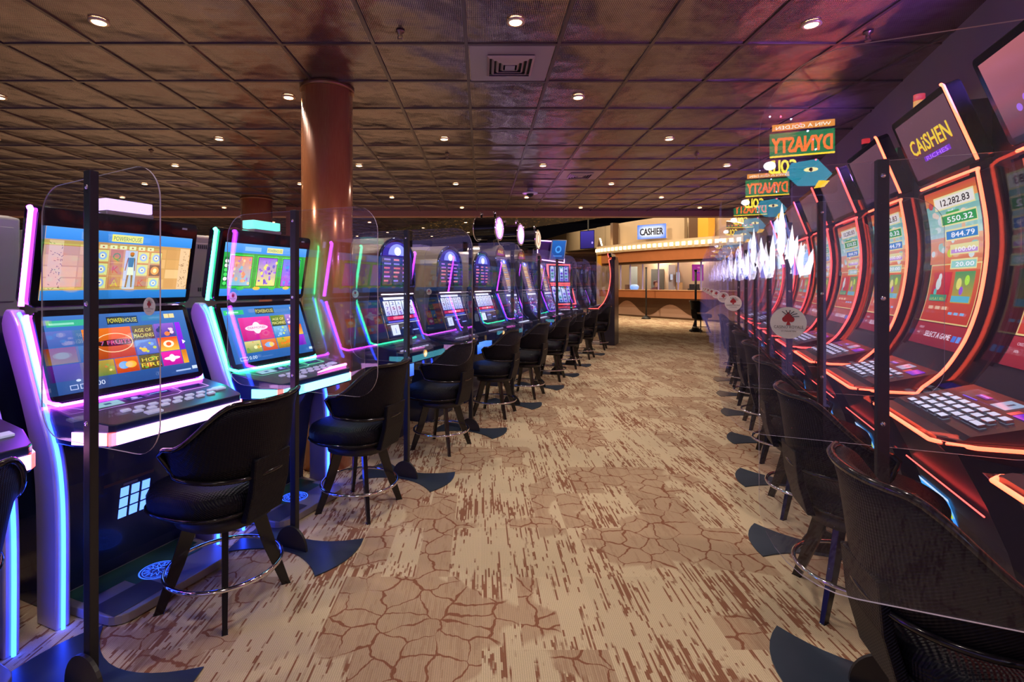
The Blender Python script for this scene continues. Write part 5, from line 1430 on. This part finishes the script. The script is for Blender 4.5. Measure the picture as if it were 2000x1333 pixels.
# ================================================================= tall curved machines of the right row
JP = [(-.275, .885), (-.376, .985), (-.44, 1.09), (-.49, 1.205), (-.535, 1.38), (-.562, 1.596), (-.562, 1.75), (-.55, 1.87), (-.526, 2.035)]
JS = smooth_prof(JP, 3)
def art_upper(kind):
    def f(c, W, H):
        c.rect(-W/2, 0, W/2, H, h_('4a3040'), h_('5c3c48'))
        if kind == 'cai':
            c.text('CAiSHEN', 0, H*.40, H*.26, h_('d8b838'), w=W*.74, shadow=h_('8a1c10'), bold=.03); c.rect(-W*.2, H*.24, W*.28, H*.32, h_('6a2ab8')); c.text('RICHES', W*.04, H*.245, H*.07, h_('b070f0'), w=W*.4)
        elif kind == 'tall':
            c.rect(-W/2, 0, W/2, H, h_('3a2436'), h_('a05a60')); 
            for i in range(8): c.ell(-W*.3 + i*W*.09, H*.3 + .03*sin(i*2), .02, .018, h_('8a5ac8'), 10)
    return f
def art_main(c, W, L, lit=1.0, bonus=('12,282.83', '550.32', '844.79', '100.00', '20.00')):
    k = lambda s: hexc(s, lit)
    c.rect(-W/2, 0, W/2, L, k('5a1420'), k('5a1420'))
    # bottom: select a game
    c.rect(-W/2, .0, W/2, .14, k('8c2230'), k('a83038')); c.text('SELECT A GAME', W*.02, .055, .034, k('f0e0e8'), w=W*.52, bold=.03); c.text('CREDIT', -W*.42, .10, .014, k('e8d0d8'), w=.07, align='l'); c.text('WIN', -W*.42, .065, .014, k('e8d0d8'), w=.035, align='l')
    c.rect(W*.32, .05, W*.39, .085, k('4a7ad8')); c.rect(W*.41, .05, W*.47, .085, k('6a9ae8'))
    # game box
    c.rect(-W/2 + .01, .145, W/2 - .01, .50, k('c23a2a'), k('e0663a')); c.frame(-W/2 + .01, .145, W/2 - .01, .50, .008, k('e8cc80'))
    c.rect(-W*.40, .27, -W*.02, .45, k('b01828'), k('d83040')); c.rect(W*.04, .27, W*.40, .45, k('c8a030'), k('4a9a5a'))
    for (x, y, r, cc) in ((-W*.27, .38, .034, 'd8e8e0'), (-W*.25, .42, .022, 'f0f4e8'), (-W*.31, .33, .02, '58c8b0'), (W*.14, .38, .03, 'e8e070'), (W*.28, .40, .026, 'b8f040'), (W*.2, .34, .022, '9a5ad0')): c.ell(x, y, r, r*1.1, k(cc), 14)
    c.rect(-W*.40, .275, -W*.05, .315, k('2a9a6a')); c.text('LUCKY FEST', -W*.225, .282, .024, k('f0e848'), w=W*.32); c.rect(W*.05, .275, W*.38, .31, k('58b8c8'))
    for i in range(3): c.rect(-W*.36 + i*.09, .225, -W*.36 + i*.09 + .06, .245, k('f0c8a0')); c.rect(W*.08 + i*.07, .20, W*.08 + i*.07 + .045, .215, k('8ab8e0'))
    # clouds and sky
    c.rect(-W/2, .50, W/2, .66, k('e07848'), k('e8a888')); c.rect(-W/2, .66, W/2, .86, k('b8d8d0'), k('6ab8a8')); c.rect(-W/2, .86, W/2, L, k('e89038'), k('d04a38'))
    random.seed(9)
    for i in range(26):
        x = random.uniform(-W*.42, W*.42); y = random.uniform(.53, .84); c.ell(x, y, random.uniform(.02, .05), random.uniform(.015, .03), k(random.choice(['d8e8e0', 'f0d8c0', '9ad0c0', 'e8b890', 'c8e0d8'])), 12)
    c.ell(-W*.06, .56, .035, .025, k('d0d840'), 12)
    # jackpots
    ys = [L - .115, L - .215, L - .305, L - .390, L - .475]; hs = [.062, .052, .048, .042, .040]; wc = ['f0ece0', '22a04a', '2a86c8', 'c89ad8', '9ad8c8']; ws = [.46, .40, .36, .30, .28]
    for y, hh, cc, ww, s_ in zip(ys, hs, wc, ws, bonus):
        x1 = W*.46; x0 = x1 - ww * W / .6 * .95
        c.rect(x0 - .012, y - .008, x1 + .008, y + hh + .010, k('f0e8a0')); c.rect(x0, y, x1, y + hh, k(cc))
        c.text(s_, (x0 + x1)/2 + .015, y + hh*.2, hh*.62, k('181410') if cc == 'f0ece0' else k('ffffff'), w=(x1-x0)*.74, bold=.03)
    c.rect(-W*.05, ys[1] + .062, W*.2, ys[1] + .074, k('38b048')); c.ell(-W*.33, ys[0] + .03, .03, .022, k('c82828'), 14)
def tall_machine(name, label, base, rz, ledcol, upper, group=None, cand=('smoke', 'amber', 'red'), lit=1.0):
    t = thing(name, label, 'slot machine', base, rz, group)
    HW = .372
    m = MB(); m.prism([(-.02, .862), (-.06, .835), (-.14, .66), (-.20, .50), (-.30, .10), (-.30, 0), (-.655, 0), (-.655, 2.04), (-.60, 2.06)] + [(x - .022, z) for x, z in JS][::-1] + [(-.02, .875)], -HW + .02, HW - .02, DARKPL); m.build('cabinet', t)
    RIM = pbr('dark_wine_gloss', (0.030, 0.012, 0.018), 0.18)
    for s_ in (-1, 1):
        band = [(0.0, .868), (-.275, .868)] + [(x, z - .012) for x, z in JS[1:]] + [(-.60, 2.05)] + [(x - .085, z + .0) for x, z in JS[::-1][:-3]] + [(-.30, .80), (-.02, .845)]
        m = MB(); y0, y1 = sorted((s_ * HW, s_ * (HW - .022))); m.prism(band, y0, y1, RIM); m.build('side_frame', t)
    led = LED[ledcol] if isinstance(ledcol, str) else ledcol
    m = MB(); m.tube([(-.11, -HW - .002, .868), (-.035, -HW + .02, .868), (.004, -HW + .07, .868), (.004, HW - .07, .868), (-.035, HW - .02, .868), (-.11, HW + .004, .868), (-.275, HW + .004, .872)] + [(x + .004, HW + .004, z - .004) for x, z in JS[1:]] + [(-.535, HW - .02, 2.05), (-.535, 0.0, 2.055), (-.535, -HW + .03, 2.055)], .008, led, 8); m.build('neon_tube', t, label='red neon tube tracing the curved edge')
    fn, L = curvefn([(x - .018, z) for x, z in JS[6:]]); c = Canvas(fn, attr_mat('lit_screen_soft', 0.95), step=.07); art_main(c, .62, L - .02, lit); c.build('main_screen', t)
    m = MB(); fnb, Lb = curvefn([(x - .019, z) for x, z in JS[6:]]); 
    rows = [[fnb(-HW + .022, L*i/24, .0002), fnb(HW - .022, L*i/24, .0002)] for i in range(25)]; m.grid(rows, BLACKG); m.build('screen_glass', t)
    # upper screen
    O = Vector((-.53, 0, 2.08)); b = Vector((.145, 0, .42)) if upper else Vector((.03, 0, .10))
    m = MB(); m.plate(O, (0, 1, 0), b, .76, b.length, .03, .07, BLACKG); m.build('upper_screen_frame', t, bevel=.005)
    if upper:
        c = Canvas(planefn(O + b.normalized()*.035, (0, 1, 0), b), SCREEN); upper(c, .68, b.length - .075); c.build('upper_screen', t)
    bn_ = b.normalized(); m = MB(); m.tube([O + Vector((.006, HW + .008, 0)) + bn_*.01, O + Vector((.006, HW + .008, 0)) + bn_*(b.length - .015), O + Vector((.0, HW - .02, .0)) + bn_*(b.length + .004)], .008, led, 8); m.build('upper_neon_tube', t)
    m = MB(); m.box(-.655, -.56, -.2, .2, 2.03, 2.45 if upper else 2.12, DARKPL); m.build('upper_bracket', t)
    # deck
    d0, d1 = Vector((-.02, 0, .885)), Vector((-.385, 0, .985)); m = MB()
    m.extr([(-.015, -HW + .06, .862), (-.015, HW - .06, .862), (-.06, HW - .024, .862), (-.40, HW - .024, .862), (-.40, -HW + .024, .862), (-.06, -HW + .024, .862)], (0, 0, .022), DARKPL)
    m.prism([(-.08, .884), (-.40, .884), (-.44, 1.075), (-.385, .985), (-.10, .90)], -HW + .024, HW - .024, DARKPL); dk = m.build('button_deck', t)
    dn = Vector((.085, 0, .285)).normalized(); fnd = planefn((-.10, 0, .9005), (0, 1, 0), Vector((-.285, 0, .085)), dn)
    random.seed(1)
    for r_ in range(4):
        for q in range(7):
            x = -.225 + q * .075 + (.02 if r_ % 2 else 0); y = .022 + r_ * .042
            if r_ == 0 and q > 4: continue
            wd = .026 if not (q > 4 and r_ == 1) else .034
            m = MB(); m.extr([fnd(x - wd, y - .013, .0005), fnd(x + wd, y - .013, .0005), fnd(x + wd, y + .013, .0005), fnd(x - wd, y + .013, .0005)], dn * .014, CHROME, capmat=BTNW)
            m.build('button', dk, bevel=.003)
    c = Canvas(fnd, SCREEN); c.rect(.0, .205, .11, .275, h_('8aa8c0')); c.rect(.05, .235, .07, .26, h_('2a4a60')); c.rect(-.16, .225, -.07, .25, h_('1c1a90')); c.rect(-.15, .236, -.08, .242, h_('7a90ff')); c.rect(-.2, .195, -.08, .201, h_('5a50e8')); c.rect(.19, .19, .30, .25, h_('3a20c8')); c.rect(.15, .19, .185, .23, h_('c84a50'))
    c.build('deck_panel', t)
    # belly
    bb, bt = Vector((-.26, 0, .30)), Vector((-.18, 0, .555)); c = Canvas(planefn(bb, (0, 1, 0), bt - bb), SCREEN); c.off = .003
    c.rect(-.36, .03, -.06, .24, h_('1a60c0'), h_('3aa0f0')); c.rect(-.36, .225, -.06, .24, h_('b8d0e8'))
    for i in range(12): c.ell(-.33 + i*.022, .08 + .04*sin(i*1.3) + i*.004, .02, .018, h_(random.choice(['a8c828', 'd8d838', '3a8a5a', '2a78b8'])), 9)
    c.build('belly_screen', t, 'small blue and yellow video panel')
    m = MB(); m.tube([(-.135, -HW + .02, .62), (-.135, HW - .02, .62)], .003, LED['red'], 6); m.build('belly_neon', t)
    m = MB(); m.box(-.30, -.05, -HW + .05, HW - .05, .0, .05, GREYM); m.build('foot_platform', t, bevel=.01)
    if cand: candle(t, -.47, -.18, 2.49, [CAND[q] for q in cand], 1.2)
    return t
VD = 0.83
REDO = glow('neon_orange_red', (1.0, 0.09, 0.035), 6.0)
g = 'tall curved slot machines of the right row'
def rb(u): return P(u, VD)
tall_machine('tall_slot_machine', 'tall curved slot machine showing a yellow CAiSHEN title, right of the thick black pole', rb(3.73), RR, REDO, art_upper('cai'), g)
tall_machine('tall_slot_machine', 'tall curved slot machine at the right edge, cut off, with SELECT A GAME', rb(2.70), RR, REDO, art_upper('tall'), g, None)
tall_machine('tall_slot_machine', 'tall curved slot machine with blank upper screen and green-topped candle, behind the thick pole', rb(4.76), RR, REDO, art_upper('none'), g, ('green', 'smoke', 'red'))
tall_machine('tall_slot_machine', 'tall slot machine nearest the camera, only its deck corner at lower right', rb(1.66), RR, REDO, art_upper('none'), g, None)
for u, w_ in ((5.79, 'fourth'), (6.82, 'fifth'), (7.85, 'sixth'), (8.88, 'seventh'), (9.9, 'eighth')):
    tall_machine('tall_slot_machine', 'tall curved slot machine seen through dividers, %s visible along the right row' % {'fourth': 'fifth', 'fifth': 'sixth', 'sixth': 'seventh', 'seventh': 'eighth', 'eighth': 'ninth'}[w_], rb(u), RR, LED['red'], art_upper('none'), g, None)
# the one beyond the left row
tall_machine('tall_slot_machine', 'single tall slot machine with red neon curve beyond the end of the left row', P(12.6, -2.33), RR, LED['red'], None, None, None)

# ================================================================= sign bank behind the camera, seen mirrored in the right dividers
t = thing('dynasty_sign', 'lit DYNASTY GOLD sign with dragon eye, seen mirrored in the right divider', 'sign', P(-2.97, 0.78, 2.30), RL)
m = MB(); m.box(-.40, .40, -.12, 0, -.04, .66, BLACKM); m.build('housing', t, bevel=.01)
c = Canvas(planefn((0, .001, 0), (-1, 0, 0), (0, 0, 1), (0, 1, 0)), attr_mat('lit_sign_art', 12.0)); c.mat = MATS['lit_sign_art']
c.rect(-.38, .0, .38, .62, (0, .0008, .002), (0, .001, .003))
c.rect(-.38, .54, .10, .60, h_('c8802a')); c.text('WIN A GOLDEN', -.14, .552, .032, h_('f0f0e0'), w=.42)
c.rect(-.40 + .02, .30, .12, .52, h_('0f6a3a')); c.text('DYNASTY', -.13, .34, .14, h_('f07030'), w=.46, shadow=h_('1a5a20'), bold=.035); c.rect(-.38, .30, .12, .316, h_('f0c828'))
c.text('GOLD', .02, .16, .12, h_('f0d838'), w=.22, shadow=h_('1a5a20'), bold=.035)
c.poly([(-.36, .12), (-.25, .26), (-.05, .24), (0, .14), (-.10, .03), (-.28, .02)], h_('1a7a8a')); c.ell(-.20, .17, .055, .020, h_('e8d890')); c.ell(-.20, .17, .014, .018, h_('201810')); c.poly([(-.34, .06), (-.30, .01), (-.22, .0), (-.26, .07)], h_('e8b820'))
c.ell(.12, .23, .05, .04, h_('ffffff'))
c.build('sign_face', t)
m = MB(); random.seed(2)
for i in range(16):
    an = pi * 1.15 * i / 15 - .35
    m = MB(); m.lathe([(.007, 0), (.007, .008)], glow('spark_red', (1, 0.05, 0.10), 60.0, False) if i % 2 else glow('spark_blue', (0.4, 0.55, 1.0), 60.0, False), 8)
    m.v = [(x, z, y) for x, y, z in m.v]
    m.build('sparkle_lamp', t, loc=(-.12 - .36 * cos(an), .004, .30 + .38 * sin(an)))
m = MB(); m.tube([(0, -.06, .6), (0, -.06, CEIL - 2.30)], .015, BLACKM, 6); m.build('hanger', t)
t = thing('crystal_display', 'tall bright white jagged crystal display, seen mirrored in the right dividers', 'display', P(-2.97, 0.78, 0.0), RL)
m = MB(); m.box(-.30, .30, -.30, -.02, 0, 2.24, BLACKM); m.build('cabinet', t, bevel=.01)
c = Canvas(planefn((0, -.019, 1.55), (-1, 0, 0), (0, 0, 1), (0, 1, 0)), MATS['lit_sign_art'])
random.seed(4)
for i in range(44):
    q = i / 44.0
    x = -.19 + .36 * random.random(); top = .70 - 3.2 * abs(x - .02) * (0.7 + .6 * random.random()); top = max(top, .22)
    y = random.uniform(-.02, max(.02, top - .2)); hh = min(top - y, random.uniform(.10, .26)); w_ = random.uniform(.010, .030); sl = random.uniform(-.05, .03)
    cc = hexc(random.choice(['cfe0ff', 'ffffff', 'e6eeff', '8fa8ff', '5a78e0', 'ffffff', '3a50b0']), random.choice([1.0, 1.0, .6, .25]))
    c.poly([(x - w_, y), (x + w_ * .8, y - .02 * random.random()), (x + w_ + sl, y + hh * .7), (x + sl * 1.3, y + hh), (x - w_ * .6 + sl, y + hh * .5)], cc)
for (x, y, w_, hh) in ((.03, .20, .030, .44), (-.05, .10, .022, .34), (.10, .06, .022, .30), (-.12, .02, .02, .26)):
    c.poly([(x - w_, y), (x, y - .06), (x + w_, y + .02), (x + w_ * .6, y + hh * .6), (x - .01, y + hh), (x - w_ * 1.2, y + hh * .55)], hexc('ffffff'))
c.build('crystal_art', t)

# added unseen wash lamps on the wall and machine backs, tinting the metal ceiling
def wash(u, v, z, col, power, aim, lb, size=95):
    t = thing('added_wash_light', lb, 'wash light', P(u, v, z), RR, 'added colour wash lights tinting the ceiling')
    m = MB(); m.lathe([(.030, 0), (.034, .06), (.036, .085)], BLACKM, 14); m.build('can', t)
    m = MB(); m.lathe([(.030, .0845), (.030, .088)], glow('added_wash_lens_%d' % int(col[0] * 10), col, 4.0, False), 14); m.build('lens', t)
    m = MB(); m.box(-.05, -.036, -.01, .01, .0, .03, BLACKM); m.build('bracket', t)
    ld = bpy.data.lights.new('added_wash_lamp', 'SPOT'); ld.energy = power; ld.color = col; ld.spot_size = radians(size); ld.spot_blend = .9; ld.shadow_soft_size = .06
    lo = bpy.data.objects.new('added_wash_lamp', ld); COL.objects.link(lo); lo.location = P(u, v, z + .10)
    lo.rotation_euler = (P(*aim) - P(u, v, z + .10)).to_track_quat('-Z', 'Y').to_euler()
PU = (0.36, 0.16, 1.0)
for u, w_ in ((1.16, 'nearest the camera'), (3.2, 'second from the camera'), (5.28, 'third from the camera'), (7.35, 'fourth from the camera'), (9.4, 'fifth from the camera')):
    wash(u, 1.44, 2.36, PU, 60, (u + .4, .2, CEIL), 'added unseen purple wash light high on lilac wall, %s' % w_, 130)
wash(0.95, -3.45, 1.90, (0.3, 0.1, 1.0), 26, (0.9, -3.2, CEIL), 'added unseen purple wash light on a machine at far left', 80)
wash(0.55, -3.55, 1.90, (0.05, 1.0, 0.45), 12, (0.5, -2.9, CEIL), 'added unseen green wash light on a machine at far left', 40)
wash(8.4, -3.2, 2.2, (0.7, 0.12, 0.9), 40, (8.2, -1.6, CEIL), 'added unseen magenta wash light behind the drum-shaped signs', 110)

# remove the colour-only leftovers
for m_ in list(bpy.data.meshes):
    if m_.users == 0: bpy.data.meshes.remove(m_)
